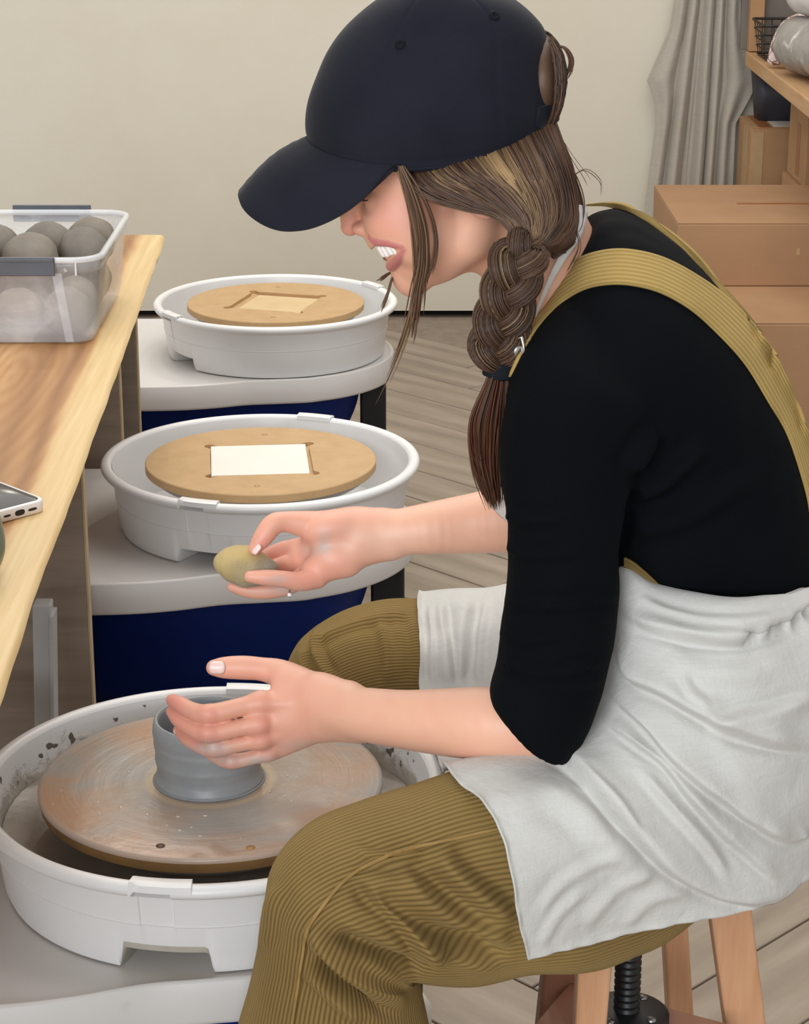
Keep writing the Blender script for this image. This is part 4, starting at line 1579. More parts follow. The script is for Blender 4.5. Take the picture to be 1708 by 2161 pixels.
def tint_skin(V):
    px, py = proj(V)
    y = V[:, 1]
    n = np.array([noise.noise(Vector(v) * 60) for v in V[::1]]) if len(V) < 20000 else None
    r = np.sin(V[:, 0] * 173 + 1.3 * np.sin(V[:, 2] * 131)) * np.sin(V[:, 2] * 157 + np.sin(V[:, 1] * 117)) * 0.5
    C = np.array(srgb('#E4AE92')[:3]) * np.ones((len(V), 1))
    red = np.array(srgb('#DE9080')[:3])
    lip = np.array(srgb('#B9676A')[:3])
    pale = np.array(srgb('#EBCDB9')[:3])
    clay = np.array(srgb('#B9B0A8')[:3])

    def blend(m, c):
        m = np.clip(m, 0, 1)[:, None]
        C[:] = C * (1 - m) + c * m

    def blob(cx, cy, rx, ry=None):
        ry = ry or rx
        return np.exp(-(((px - cx) / rx) ** 2 + ((py - cy) / ry) ** 2))
    head = (py < 700) & (px < 1120)
    blend(head * 0.55 * blob(830, 455, 60), red)
    blend(head * 0.6 * blob(735, 482, 26), red)
    # lips: along the rims of the mouth
    hi_ = np.nonzero(head & (py > 480) & (py < 600))[0]
    dl = np.full(len(V), 1.0)
    for L in LIPS:
        for kd, p in L:
            dl[hi_] = np.minimum(dl[hi_], rc_d(V[hi_], p))
    blend(0.85 * np.clip((0.0017 - dl) / 0.0015, 0, 1), lip)
    blend(head * ((px > 800) & (px < 846) & (py > 522) & (py < 550) & (np.abs(y - MY) < 0.024)) * 0.9, np.array(srgb('#7A3336')[:3]))
    near = (py > 1380) & (y < 1.85)
    for L in NEAR_FINGERS.values():
        for k, a in ((0, 0.35), (2, 0.5), (5, 0.75)):
            blend(near * a * blob(L[k][0], L[k][1], 26), red)
    blend(near * 0.30 * np.clip((720 - px) / 90, 0, 1), red)
    blend(near * (1.0 * blob(445, 1580, 42, 15) + 0.85 * blob(520, 1606, 80, 14) + 0.45 * blob(640, 1575, 60, 16)) * (0.85 + 0.6 * r), clay)
    far = (py > 1000) & (py < 1300) & (y > 1.88)
    blend(far * 0.35 * np.clip((830 - px) / 110, 0, 1), red)
    blend(far * (0.35 * blob(590, 1160, 45, 30) + 0.4 * blob(640, 1220, 60, 25) + 0.5 * blob(548, 1150, 18, 25)), red)
    blend(far * 0.3 * blob(800, 1140, 120, 40), pale)
    blend(far * (0.55 * blob(685, 1140, 12, 25) + 0.5 * blob(668, 1160, 30, 12) + 0.6 * blob(590, 1222, 26, 9) + 0.7 * blob(585, 1247, 45, 9)) * (0.8 + r), clay)
    blend(np.clip(r, 0, 1) * 0.25, red)
    return C


def color_attr(me, C):
    a = me.color_attributes.new('tint', 'FLOAT_COLOR', 'POINT')
    A = np.ones((len(C), 4), np.float32)
    A[:, :3] = C
    a.data.foreach_set('color', A.ravel())


def mat_tint(name, rough, sss=0.0, sheen=0.0, bumps=((300, 0.1, 0.0006),), fallback='#FFFFFF'):
    t = NT(name)
    at = t.n('ShaderNodeAttribute', attribute_name='tint')
    t.l(at.outputs['Color'], t.b.inputs['Base Color'])
    t.set(Roughness=rough)
    if sss:
        t.b.inputs['Subsurface Weight'].default_value = sss
        t.b.inputs['Subsurface Radius'].default_value = (0.006, 0.002, 0.001)
        t.b.inputs['Subsurface Scale'].default_value = 0.4
    if sheen:
        t.b.inputs['Sheen Weight'].default_value = sheen
    pv = None
    v = t.coords('Object')
    for sc, st_, ds in bumps:
        pv = t.bump(t.noise(v, sc, 4, 0.6), st_, ds, pv)
    return t.m


woman = thing('person', 'woman in black cap, corduroy overalls and linen apron, seated and shaping the clay pot', 'person', (0.21, 1.81, 0.47))
M_SKIN = mat_tint('skin', 0.48, 0.12, 0.05, ((420, 0.12, 0.0006), (90, 0.10, 0.0015)))
me = npmesh('body', BV, BQ)
color_attr(me, tint_skin(BV))
skin = link('body', me, M_SKIN, woman)
# teeth, nails, lashes (parts of the woman)
M_TEETH = simple('tooth_enamel', '#F4F0EA', None, 0.2)
tv, tf = [], []
tooth_me = None
for k in range(-4, 5):
    if k == 0:
        continue
    pxx, pyy, ty = TEETH_AT[abs(k) - 1]
    lat = (ty - MY) * (1 if k < 0 else -1)
    q = min(1.0, abs(lat) / 0.022)
    bm = bmesh.new()
    bmesh.ops.create_cube(bm, size=1)
    bmesh.ops.bevel(bm, geom=list(bm.edges), offset=0.22, segments=3, affect='EDGES', profile=0.5)
    sc = 1.0 if abs(k) < 3 else 0.85
    yaw = math.copysign(0.95 * q ** 0.8, lat)
    T = Matrix.Translation(U(pxx, pyy, MY + lat)) @ Matrix.Rotation(-0.52, 4, 'Y') @ Matrix.Rotation(yaw, 4, 'Z') @ Matrix.Diagonal((0.0048, 0.0059 * sc + 0.0004, 0.0105 * sc, 1))
    bmesh.ops.transform(bm, matrix=T, verts=bm.verts)
    bm_obj('tooth', bm, M_TEETH, skin, smooth=True)
M_NAIL = simple('nail', '#E8C6BE', '#F0D8D0', 0.25, 40)


def nail(px, py, y, L, W, ang, nrm, m=None):
    """a small curved plate: length along ang in the picture's plane, facing nrm"""
    s = pxm(px, py, y)
    c = NP(px, py, y)
    t = np.array([math.cos(ang), 0.0, -math.sin(ang)])
    n = np.array(nrm, float)
    n -= t * (n @ t)
    n /= np.linalg.norm(n)
    b = np.cross(t, n)
    V = []
    for i in range(9):
        u = -1 + i / 4
        for j in range(7):
            v = -1 + j / 3
            w = W * math.sqrt(max(0, 1 - max(0, abs(u) - 0.55) ** 2 / 0.26))
            p = c + t * (u * L / s / 2) + b * (v * w / s / 2) - n * (v * v * W / s * 0.16 + u * u * L / s * 0.03)
            V.append(tuple(p))
    F = [(i * 7 + j, i * 7 + j + 1, (i + 1) * 7 + j + 1, (i + 1) * 7 + j) for i in range(8) for j in range(6)]
    o = obj('nail', V, F, m or M_NAIL, skin)
    so = o.modifiers.new('t', 'SOLIDIFY')
    so.thickness = 0.0008
    so.offset = 0
    return o


nail(458, 1409, 1.7625, 34, 27, math.pi, (0.15, -0.9, 0.35))
nail(357, 1501, 1.7555, 17, 18, 2.2, (-0.9, -0.35, 0.2))
nail(371, 1540, 1.757, 15, 16, 2.3, (-0.9, -0.4, 0.1))
nail(540, 1158, FY - .033, 24, 17, 2.25, (-0.75, -0.5, -0.1))

# ------------------------------------------------------------------ clothes: ribs drawn as (edge a, edge b, depth, half depth) lofted to tubes
def rib_loft(ribs, n_len, n_ang, expo=2.2, bend=None):
    """ribs: (ax, ay, bx, by, y, lat). returns V (n_len*n_ang), F, UV"""
    R = crom(np.array(ribs, float), n_len)
    V, T = [], []
    a = np.linspace(0, 2 * PI, n_ang, endpoint=False)
    ca = np.sign(np.cos(a)) * np.abs(np.cos(a)) ** (2 / expo)
    sa = np.sign(np.sin(a)) * np.abs(np.sin(a)) ** (2 / expo)
    for ax_, ay_, bx_, by_, y, lat in R:
        A, B = NP(ax_, ay_, y), NP(bx_, by_, y)
        c, h = (A + B) / 2, (A - B) / 2
        V.append(c + ca[:, None] * h + sa[:, None] * np.array([0, -lat, 0]))
    V = np.concatenate(V)
    F = []
    for i in range(n_len - 1):
        for j in range(n_ang):
            j2 = (j + 1) % n_ang
            F.append((i * n_ang + j, i * n_ang + j2, (i + 1) * n_ang + j2, (i + 1) * n_ang + j))
    q = V[np.array(F)]
    c = V.mean(0)
    vol = np.einsum('ij,ij->i', q[:, 0] - c, np.cross(q[:, 1] - c, q[:, 2] - c)).sum()
    if vol < 0:
        F = [f[::-1] for f in F]
    return V, F


def capped(V, F, n_len, n_ang):
    F = list(F)
    F.append(tuple(range(n_ang))[::-1])
    F.append(tuple((n_len - 1) * n_ang + j for j in range(n_ang)))
    return F


def fused(name, parts, voxel, smooth, m, parent):
    """several closed lofts fused into one skin"""
    V, F = [], []
    for v, f in parts:
        b = len(V)
        V += [tuple(p) for p in v]
        F += [tuple(i + b for i in q) for q in f]
    me = bpy.data.meshes.new(name)
    me.from_pydata(V, [], F)
    bm = bmesh.new()
    bm.from_mesh(me)
    for f in bm.faces:
        pass
    bmesh.ops.recalc_face_normals(bm, faces=bm.faces)
    bm.to_mesh(me)
    bm.free()
    o = bpy.data.objects.new(name + '_src', me)
    COL.objects.link(o)
    r = o.modifiers.new('r', 'REMESH')
    r.mode = 'VOXEL'
    r.voxel_size = voxel
    s = o.modifiers.new('s', 'SMOOTH')
    s.factor = 0.5
    s.iterations = smooth
    dg = bpy.context.evaluated_depsgraph_get()
    ev = o.evaluated_get(dg)
    out = bpy.data.meshes.new_from_object(ev)
    bpy.data.objects.remove(o)
    bpy.data.meshes.remove(me)
    out.name = name
    out.polygons.foreach_set('use_smooth', [True] * len(out.polygons))
    return link(name, out, m, parent)


def get_co(me):
    V = np.empty(len(me.vertices) * 3, np.float32)
    me.vertices.foreach_get('co', V)
    return V.reshape(-1, 3).astype(float)


def get_no(me):
    V = np.empty(len(me.vertices) * 3, np.float32)
    me.vertices.foreach_get('normal', V)
    return V.reshape(-1, 3).astype(float)


def set_co(me, V):
    me.vertices.foreach_set('co', np.asarray(V, np.float32).ravel())
    me.update()


def polydist(px, py, L):
    """signed distance in px to a polyline and the position along it (0..1)"""
    best = np.full(len(px), 1e9)
    sg = np.ones(len(px))
    al = np.zeros(len(px))
    L = crom(np.array(L, float), max(12, 6 * len(L)))
    n = len(L)
    for i in range(n - 1):
        a, b = L[i], L[i + 1]
        d = b - a
        l2 = d @ d + 1e-9
        t = np.clip(((px - a[0]) * d[0] + (py - a[1]) * d[1]) / l2, 0, 1)
        qx, qy = px - a[0] - t * d[0], py - a[1] - t * d[1]
        r = np.hypot(qx, qy)
        m = r < best
        best = np.where(m, r, best)
        sg = np.where(m, np.sign(d[0] * qy - d[1] * qx), sg)
        al = np.where(m, (i + t) / (n - 1), al)
    return best * sg, al


def fold(me, lines, facing=True):
    """push a cloth out and in along its normals beside drawn fold lines: (polyline, width px, height m, step)
    step = 0: a soft ridge; step = +-1: one side lies over the other"""
    V, N = get_co(me), get_no(me)
    px, py = proj(V)
    view = V - np.array([0, 0, CAMH])
    view /= np.linalg.norm(view, axis=1)[:, None]
    f = np.clip(-(N * view).sum(1) * 3 + 0.3, 0, 1) if facing else 1.0
    D = np.zeros(len(V))
    for L, w, h, step in lines:
        xs, ys = [p[0] for p in L], [p[1] for p in L]
        m = (px > min(xs) - 6 * w) & (px < max(xs) + 6 * w) & (py > min(ys) - 6 * w) & (py < max(ys) + 6 * w)
        if not m.any():
            continue
        d, al = polydist(px[m], py[m], L)
        end = np.clip(np.minimum(al, 1 - al) * 5, 0, 1)
        end = end * end * (3 - 2 * end)
        if step == 0:
            D[m] += h * end * (np.exp(-(d / w) ** 2) - 0.45 * np.exp(-((np.abs(d) - 1.7 * w) / w) ** 2))
        else:
            d = d * step                  # positive side lies over
            sg_ = 1 / (1 + np.exp(-np.clip(d / (0.22 * w), -30, 30)))
            D[m] += h * end * (sg_ * np.exp(-(np.maximum(d, 0) / (3.2 * w)) ** 2) - (1 - sg_) * 0.7 * np.exp(-(np.minimum(d, 0) / (1.2 * w)) ** 2))
    V = V + N * (D * f)[:, None]
    set_co(me, V)


def noise_push(me, sc, amp, seed=0.0, stretch=(1, 1, 1)):
    V, N = get_co(me), get_no(me)
    S = np.array(stretch)
    d = np.array([noise.noise(Vector(v * sc * S) + Vector((seed, seed, 0))) for v in V])
    set_co(me, V + N * (d * amp)[:, None])


def bvh_of(o):
    me = o.data
    return BVHTree.FromPolygons([v.co.copy() for v in me.vertices], [tuple(p.vertices) for p in me.polygons])


# ---- black top
def mat_cloth(name, c1, c2, rough, bsc, bst, bd, sheen=0.0):
    t = NT(name)
    v = t.coords('Object')
    t.color(t.ramp(t.noise(v, 14, 4), [(0.3, c1), (0.7, c2)]))
    t.set(Roughness=rough)
    t.b.inputs['Specular IOR Level'].default_value = 0.12
    if sheen:
        t.b.inputs['Sheen Weight'].default_value = sheen
        t.b.inputs['Sheen Roughness'].default_value = 0.4
    t.bump(t.noise(v, bsc, 3), bst, bd)
    return t.m


M_SHIRT = mat_cloth('black_jersey', '#020408', '#04060A', 0.9, 900, 0.15, 0.0006)
torso = [(1266, 452, 1120, 655, 1.81, .058), (1285, 452, 1102, 700, 1.81, .082), (1345, 462, 1085, 780, 1.81, .135), (1450, 532, 1085, 880, 1.81, .165), (1562, 658, 1110, 1000, 1.81, .166),
         (1652, 832, 1150, 1100, 1.81, .156), (1714, 995, 1200, 1190, 1.81, .146), (1738, 1130, 1250, 1240, 1.81, .136), (1730, 1230, 1290, 1280, 1.81, .130), (1700, 1300, 1320, 1340, 1.81, .12)]
TV, TF = rib_loft(torso, 60, 72, 2.3)
sleeve = [(1190, 640, 1400, 760, 1.72, .055), (1112, 712, 1395, 830, 1.685, .062), (1078, 800, 1375, 900, 1.668, .060), (1060, 900, 1352, 980, 1.660, .056), (1056, 1000, 1330, 1050, 1.652, .052), (1068, 1085, 1313, 1110, 1.646, .049), (1072, 1160, 1308, 1175, 1.642, .047),
          (1066, 1250, 1306, 1255, 1.637, .046), (1057, 1330, 1298, 1335, 1.632, .046), (1050, 1395, 1286, 1395, 1.628, .047), (1037, 1445, 1272, 1450, 1.624, .047), (1033, 1462, 1250, 1515, 1.621, .047), (1036, 1475, 1222, 1575, 1.619, .046), (1044, 1492, 1194, 1603, 1.618, .044)]
SV, SF = rib_loft(sleeve, 90, 48, 2.1)
fs = [(1240, 640, 1400, 760, 1.90, .06), (1180, 740, 1370, 860, 1.94, .06), (1150, 900, 1330, 950, 1.96, .055), (1130, 1020, 1290, 1060, 1.975, .05), (1100, 1060, 1240, 1160, 1.985, .047)]
XV, XF = rib_loft(fs, 40, 36, 2.1)
shirt = fused('black_top', [(TV, capped(TV, TF, 60, 72)), (SV, capped(SV, SF, 90, 48)), (XV, capped(XV, XF, 40, 36))], 0.0045, 5, M_SHIRT, woman)
fold(shirt.data, [
    ([(1062, 1085), (1120, 1100), (1200, 1095)], 9, 0.0056, 0), ([(1060, 1150), (1130, 1172), (1240, 1160)], 9, 0.0048, 0),
    ([(1055, 1262), (1120, 1280), (1230, 1275), (1310, 1250)], 9, 0.0048, 0), ([(1050, 1330), (1110, 1350), (1200, 1345)], 8, 0.0040, 0),
    ([(1048, 1392), (1110, 1418), (1200, 1418), (1290, 1390)], 8, 0.0048, 0), ([(1130, 1440), (1200, 1452), (1280, 1430)], 8, 0.0032, 0),
    ([(1330, 1000), (1350, 960), (1390, 900)], 16, 0.0096, 0), ([(1330, 1040), (1400, 1020), (1500, 930)], 18, 0.0080, 0), ([(1310, 1190), (1330, 1080), (1345, 1020)], 10, -0.0064, 0),
    ([(1330, 1120), (1450, 1090), (1600, 1000)], 22, 0.0080, 0)])
noise_push(shirt.data, 34, 0.0016, 5)
shirt_bvh = bvh_of(shirt)


def ribbon(name, edge0, edge1, bvh, m, parent, off=0.0025, thick=0.0022, n=90, k=7, ydef=1.66, label=None, uvname=True, smooth_y=4, rimw=0.0):
    """a strap that lies on a surface between two drawn edges"""
    E0, E1 = crom(np.array(edge0, float), n), crom(np.array(edge1, float), n)
    P = np.zeros((n, k, 3))
    Yd = np.full((n, k), np.nan)
    o_ = Vector((0, 0, CAMH))
    for i in range(n):
        for j in range(k):
            t = j / (k - 1)
            q = E0[i] * (1 - t) + E1[i] * t
            P[i, j, :2] = q
            h = bvh.ray_cast(o_, ray(*q).normalized())
            if h[0] is not None:
                Yd[i, j] = h[0].y
    last = ydef
    for i in range(n):              # fill where the strap leaves the surface
        row = Yd[i]
        ok = ~np.isnan(row)
        if ok.any():
            row[~ok] = np.max(row[ok]) if not isinstance(ydef, dict) else ydef
        else:
            row[:] = last
        last = float(np.mean(row))
    for _ in range(smooth_y):
        Yp = np.pad(Yd, ((1, 1), (1, 1)), 'edge')
        Ys = (Yp[:-2, 1:-1] + Yp[2:, 1:-1] + Yp[1:-1, :-2] + Yp[1:-1, 2:] + Yd * 2) / 6
        Yd = np.minimum(Ys, Yd + 0.001)
    V = []
    for i in range(n):
        for j in range(k):
            V.append(tuple(U(P[i, j, 0], P[i, j, 1], Yd[i, j] - off)))
    F = [(i * k + j, i * k + j + 1, (i + 1) * k + j + 1, (i + 1) * k + j) for i in range(n - 1) for j in range(k - 1)]
    o = obj(name, V, F, m, parent, label=label)
    uv = o.data.uv_layers.new(name='UVMap')
    for p in o.data.polygons:
        for li in p.loop_indices:
            vi = o.data.loops[li].vertex_index
            uv.data[li].uv = ((vi % k) / (k - 1), (vi // k) / (n - 1))
    so = o.modifiers.new('t', 'SOLIDIFY')
    so.thickness = thick
    so.offset = 0
    return o


# ---- corduroy
def mat_cord(name, c_ridge, c_valley, wales, straight=True):
    t = NT(name)
    uv = t.n('ShaderNodeUVMap')
    sep = t.n('ShaderNodeSeparateXYZ')
    t.l(uv.outputs[0], sep.inputs[0])
    v = t.coords('Object')
    wob = t.math('MULTIPLY', t.math('SUBTRACT', t.noise(v, 30, 2), 0.5), 0.6)
    ph = t.math('ADD', t.math('MULTIPLY', sep.outputs[0], wales * 2 * PI), wob)
    s = t.math('ADD', t.math('MULTIPLY', t.math('SINE', ph), 0.5), 0.5)
    rib_ = t.math('POWER', s, 0.6)
    pile = t.noise(v, 800, 2)
    worn = t.noise(v, 9, 4)
    c = t.mix(rib_, c_valley, c_ridge)
    c = t.mix(t.math('MULTIPLY', t.ramp(worn, [(0.4, (0, 0, 0, 1)), (0.75, (1, 1, 1, 1))]), 0.35), c, '#A58A50')
    c = t.mix(t.math('MULTIPLY', pile, 0.2), c, c_valley)
    t.color(c)
    t.set(Roughness=0.85)
    t.b.inputs['Sheen Weight'].default_value = 0.35
    t.b.inputs['Sheen Roughness'].default_value = 0.45
    t.b.inputs['Sheen Tint'].default_value = srgb('#C7AE78')
    t.b.inputs['Specular IOR Level'].default_value = 0.15
    t.bump(t.math('ADD', rib_, t.math('MULTIPLY', pile, 0.25)), 0.6, 0.0012)
    return t.m


M_CORD = mat_cord('tan_corduroy', '#8D7447', '#624D28', 116)
M_CORD_S = mat_cord('strap_corduroy', '#B59A62', '#94793F', 9)


def uv_tube(me, n_len, n_ang, u0=0.0):
    uv = me.uv_layers.new(name='UVMap')
    U_ = np.zeros((len(me.loops), 2), np.float32)
    vi = np.empty(len(me.loops), np.int32)
    me.loops.foreach_get('vertex_index', vi)
    U_[:, 0] = (vi % n_ang) / n_ang
    U_[:, 1] = (vi // n_ang) / max(1, n_len - 1)
    # close the seam
    ls = np.array([p.loop_start for p in me.polygons if p.loop_total == 4])
    for s in ls:
        u = U_[s:s + 4, 0]
        if u.max() - u.min() > 0.5:
            u[u < 0.5] += 1.0
    uv.data.foreach_set('uv', U_.ravel())


near_leg = [(1430, 1490, 1550, 1850, 1.69, .080), (1300, 1545, 1400, 1965, 1.66, .076), (1110, 1600, 1260, 2022, 1.615, .075), (950, 1645, 1110, 2036, 1.595, .072), (850, 1682, 1000, 2060, 1.585, .071), (755, 1712, 915, 2052, 1.573, .071),
            (665, 1750, 892, 2040, 1.566, .070), (602, 1794, 884, 2042, 1.562, .070), (568, 1845, 882, 2048, 1.560, .070), (556, 1915, 885, 2062, 1.558, .070), (546, 1990, 889, 2085, 1.558, .069), (530, 2065, 893, 2110, 1.556, .069),
            (506, 2161, 906, 2165, 1.552, .068), (480, 2290, 926, 2290, 1.548, .068), (455, 2500, 930, 2500, 1.545, .070), (440, 2720, 920, 2720, 1.545, .074), (435, 2880, 915, 2880, 1.545, .076)]
NL, NA = 260, 200
LV, LF = rib_loft(near_leg, NL, NA, 2.15)
trousers_n = obj('trouser_leg', LV, LF, M_CORD, woman)
uv_tube(trousers_n.data, NL, NA)
fold(trousers_n.data, [
    ([(745, 1845), (790, 1905), (851, 1962), (889, 2016), (930, 2050)], 20, .017, -1),
    ([(700, 1972), (778, 2000), (842, 2032), (900, 2056)], 18, -0.0168, 0),
    ([(650, 1950), (700, 2020), (780, 2078), (870, 2120)], 20, 0.0126, 0),
    ([(775, 1872), (864, 1937), (960, 1985), (1080, 2012)], 20, -0.0154, 0),
    ([(915, 1800), (991, 1875), (1095, 1956)], 26, 0.0140, 0),
    ([(830, 1830), (900, 1890), (1000, 1950), (1090, 1990)], 20, 0.0098, 0),
    ([(640, 2040), (700, 2100), (770, 2161)], 16, 0.0084, 0), ([(660, 2010), (720, 2075), (820, 2140)], 12, -0.0084, 0),
    ([(590, 1860), (565, 1930), (556, 2010)], 16, 0.0042, 0), ([(740, 1800), (820, 1810), (900, 1800)], 14, 0.0056, 0)])
noise_push(trousers_n.data, 22, 0.0022, 3)
far_leg = [(1250, 1215, 1300, 1500, 1.98, .085), (1150, 1240, 1200, 1500, 2.02, .085), (1050, 1268, 1080, 1490, 2.06, .080), (900, 1274, 930, 1490, 2.095, .074), (800, 1281, 850, 1490, 2.105, .072), (722, 1302, 810, 1496, 2.11, .070), (660, 1335, 785, 1510, 2.112, .069), (622, 1376, 772, 1530, 2.115, .068),
           (598, 1430, 765, 1560, 2.115, .066), (582, 1520, 760, 1620, 2.115, .066), (565, 1720, 755, 1740, 2.12, .066), (555, 1950, 750, 1950, 2.12, .068), (550, 2190, 750, 2190, 2.12, .070)]
FV, FF = rib_loft(far_leg, 170, 160, 2.15)
trousers_f = obj('trouser_leg', FV, FF, M_CORD, woman)
uv_tube(trousers_f.data, 170, 160)
fold(trousers_f.data, [([(880, 1292), (800, 1302), (720, 1325), (660, 1360)], 9, .004, 0), ([(678, 1325), (664, 1360), (680, 1405), (705, 1440)], 9, .007, 0),
                       ([(655, 1370), (650, 1400), (668, 1440)], 9, -.006, 0), ([(800, 1300), (815, 1370), (820, 1450)], 12, .004, 0), ([(850, 1290), (862, 1370), (860, 1450)], 12, -.003, 0)])
noise_push(trousers_f.data, 22, 0.002, 7)
pelvis = [(1738, 1180, 1290, 1200, 1.81, .140), (1755, 1290, 1292, 1310, 1.81, .146), (1765, 1420, 1300, 1430, 1.81, .158), (1760, 1530, 1310, 1520, 1.81, .166), (1725, 1620, 1340, 1590, 1.81, .165), (1670, 1672, 1370, 1640, 1.81, .15), (1590, 1695, 1420, 1672, 1.81, .11)]
PV, PF = rib_loft(pelvis, 50, 90, 2.3)
seat_part = obj('overall_seat', PV, capped(PV, PF, 50, 90), M_CORD, woman)
uv_tube(seat_part.data, 50, 90)
leg_bvh = bvh_of(trousers_n)
# outer seam: a raised welt with the stitching beside it
M_SEAM = simple('corduroy_welt', '#9E7F47', '#836634', 0.8, 60)
sl = [(1085, 1744), (1055, 1749), (960, 1770), (864, 1792), (805, 1812), (753, 1839), (716, 1870), (685, 1908), (662, 1940), (648, 1968), (638, 2020), (628, 2090), (616, 2165), (600, 2260)]
ribbon('side_seam', [(x - 2.5, y - 3) for x, y in sl], [(x + 2.5, y + 2.5) for x, y in sl], leg_bvh, M_SEAM, woman, off=0.0015, thick=0.003, n=120, k=4, smooth_y=2, label='pale raised side seam')

# shoes on the floor
M_SHOE = simple('white_canvas', '#D8D4CC', '#C9C4BB', 0.7, 30)
for (hx, yy) in ((-0.03, 1.545), (-0.045, 2.12)):
    ribs_s = []
    V, F = [], []
    n_, a_ = 14, 24
    for i in range(n_):
        t = i / (n_ - 1)
        x = hx + 0.075 - 0.235 * t
        w = 0.030 + 0.016 * math.sin(PI * min(1, t * 1.05)) - (0.018 if i in (0, n_ - 1) else 0)
        h = 0.082 - 0.045 * t ** 1.2
        if i in (0, n_ - 1):
            h *= 0.7
        for j in range(a_):
            b = 2 * PI * j / a_
            V.append((x, yy + w * math.cos(b), 0.007 + h / 2 + h / 2 * math.copysign(abs(math.sin(b)) ** 0.7, math.sin(b))))
    for i in range(n_ - 1):
        for j in range(a_):
            j2 = (j + 1) % a_
            F.append((i * a_ + j, i * a_ + j2, (i + 1) * a_ + j2, (i + 1) * a_ + j))
    obj('shoe', V, capped(V, F, n_, a_), M_SHOE, woman)

# overall straps, buckle
M_METAL = simple('buckle_metal', '#C9C4BC', '#A9A49C', 0.25, 50, Metallic=1.0)
near_top = [(1083, 760), (1092, 728), (1110, 690), (1135, 636), (1170, 588), (1215, 550), (1265, 531), (1325, 527), (1400, 545), (1480, 588), (1545, 638), (1605, 700), (1648, 765), (1680, 840), (1712, 930), (1738, 1040), (1748, 1130)]
near_bot = [(1076, 800), (1092, 766), (1112, 728), (1145, 680), (1185, 640), (1230, 613), (1275, 602), (1330, 602), (1395, 618), (1460, 655), (1520, 710), (1575, 772), (1622, 850), (1660, 915), (1690, 1000), (1708, 1070), (1712, 1150)]
strap_n = ribbon('overall_strap', near_top, near_bot, shirt_bvh, M_CORD_S, woman, off=0.004, thick=0.0035, n=140, k=9, ydef=1.70)
far_top = [(1240, 431), (1280, 427), (1320, 432), (1372, 458), (1425, 495), (1475, 540), (1515, 590), (1560, 640), (1610, 700)]
far_bot = [(1236, 434), (1285, 436), (1330, 448), (1390, 486), (1450, 540), (1500, 592), (1522, 625), (1550, 660), (1600, 715)]
strap_f = ribbon('overall_strap', far_top, far_bot, shirt_bvh, M_CORD_S, woman, off=0.003, thick=0.003, n=90, k=7, ydef=1.86, smooth_y=40)
ribbon('overall_side', [(1318, 1177), (1340, 1189), (1372, 1216), (1395, 1238)], [(1318, 1228), (1345, 1232), (1372, 1240), (1395, 1244)], shirt_bvh, M_CORD, woman, off=0.004, thick=0.003, n=30, k=5, ydef=1.67)
V, F = tube_np(np.array([NP(1084, 718, 1.672), NP(1102, 712, 1.668), NP(1107, 738, 1.666), NP(1097, 765, 1.668), NP(1088, 760, 1.672)]), 0.0014, 8)
obj('buckle', V, F, M_METAL, woman)
V, F = lathe([(0.0, 0.0012), (0.0035, 0.0011), (0.0048, 0.0005), (0.0048, 0.0)], 16)
bt = obj('button', V, F, M_METAL, woman, local=True)
bt.location = tuple(Vector(NP(1096, 742, 1.667)) - Vector((0.21, 1.81, 0.47)))
bt.rotation_euler = (PI / 2, 0, 0.3)
V, F = tube_np(crom(np.array([NP(1082, 800, 1.685), NP(1078, 770, 1.683), NP(1083, 735, 1.680), NP(1092, 708, 1.680), NP(1100, 700, 1.69)]), 16), [0.004, 0.005, 0.006, 0.0065, 0.005] and 0.0055, 10)
obj('bib_corner', V, F, M_CORD_S, woman)
# snag of dark thread on the crossing of the straps
# bib of the apron seen past the plait, and its neck band
M_LINEN_W = mat_linen('linen_cloth_white', '#DAD7D1', '#E6E4DF')
neck_bvh = BVHTree.FromPolygons([tuple(v) for v in BV], [tuple(int(i) for i in q) for q in BQ])
band0 = [(1222, 432), (1213, 455), (1203, 490), (1185, 530), (1165, 570), (1148, 610), (1133, 650), (1118, 688)]
band1 = [(1240, 436), (1238, 462), (1224, 505), (1196, 545), (1172, 585), (1152, 625), (1137, 660), (1122, 695)]
ribbon('apron_neck_band', band0, band1, neck_bvh, M_LINEN_W, woman, off=0.006, thick=0.0015, n=50, k=5, ydef=1.76)

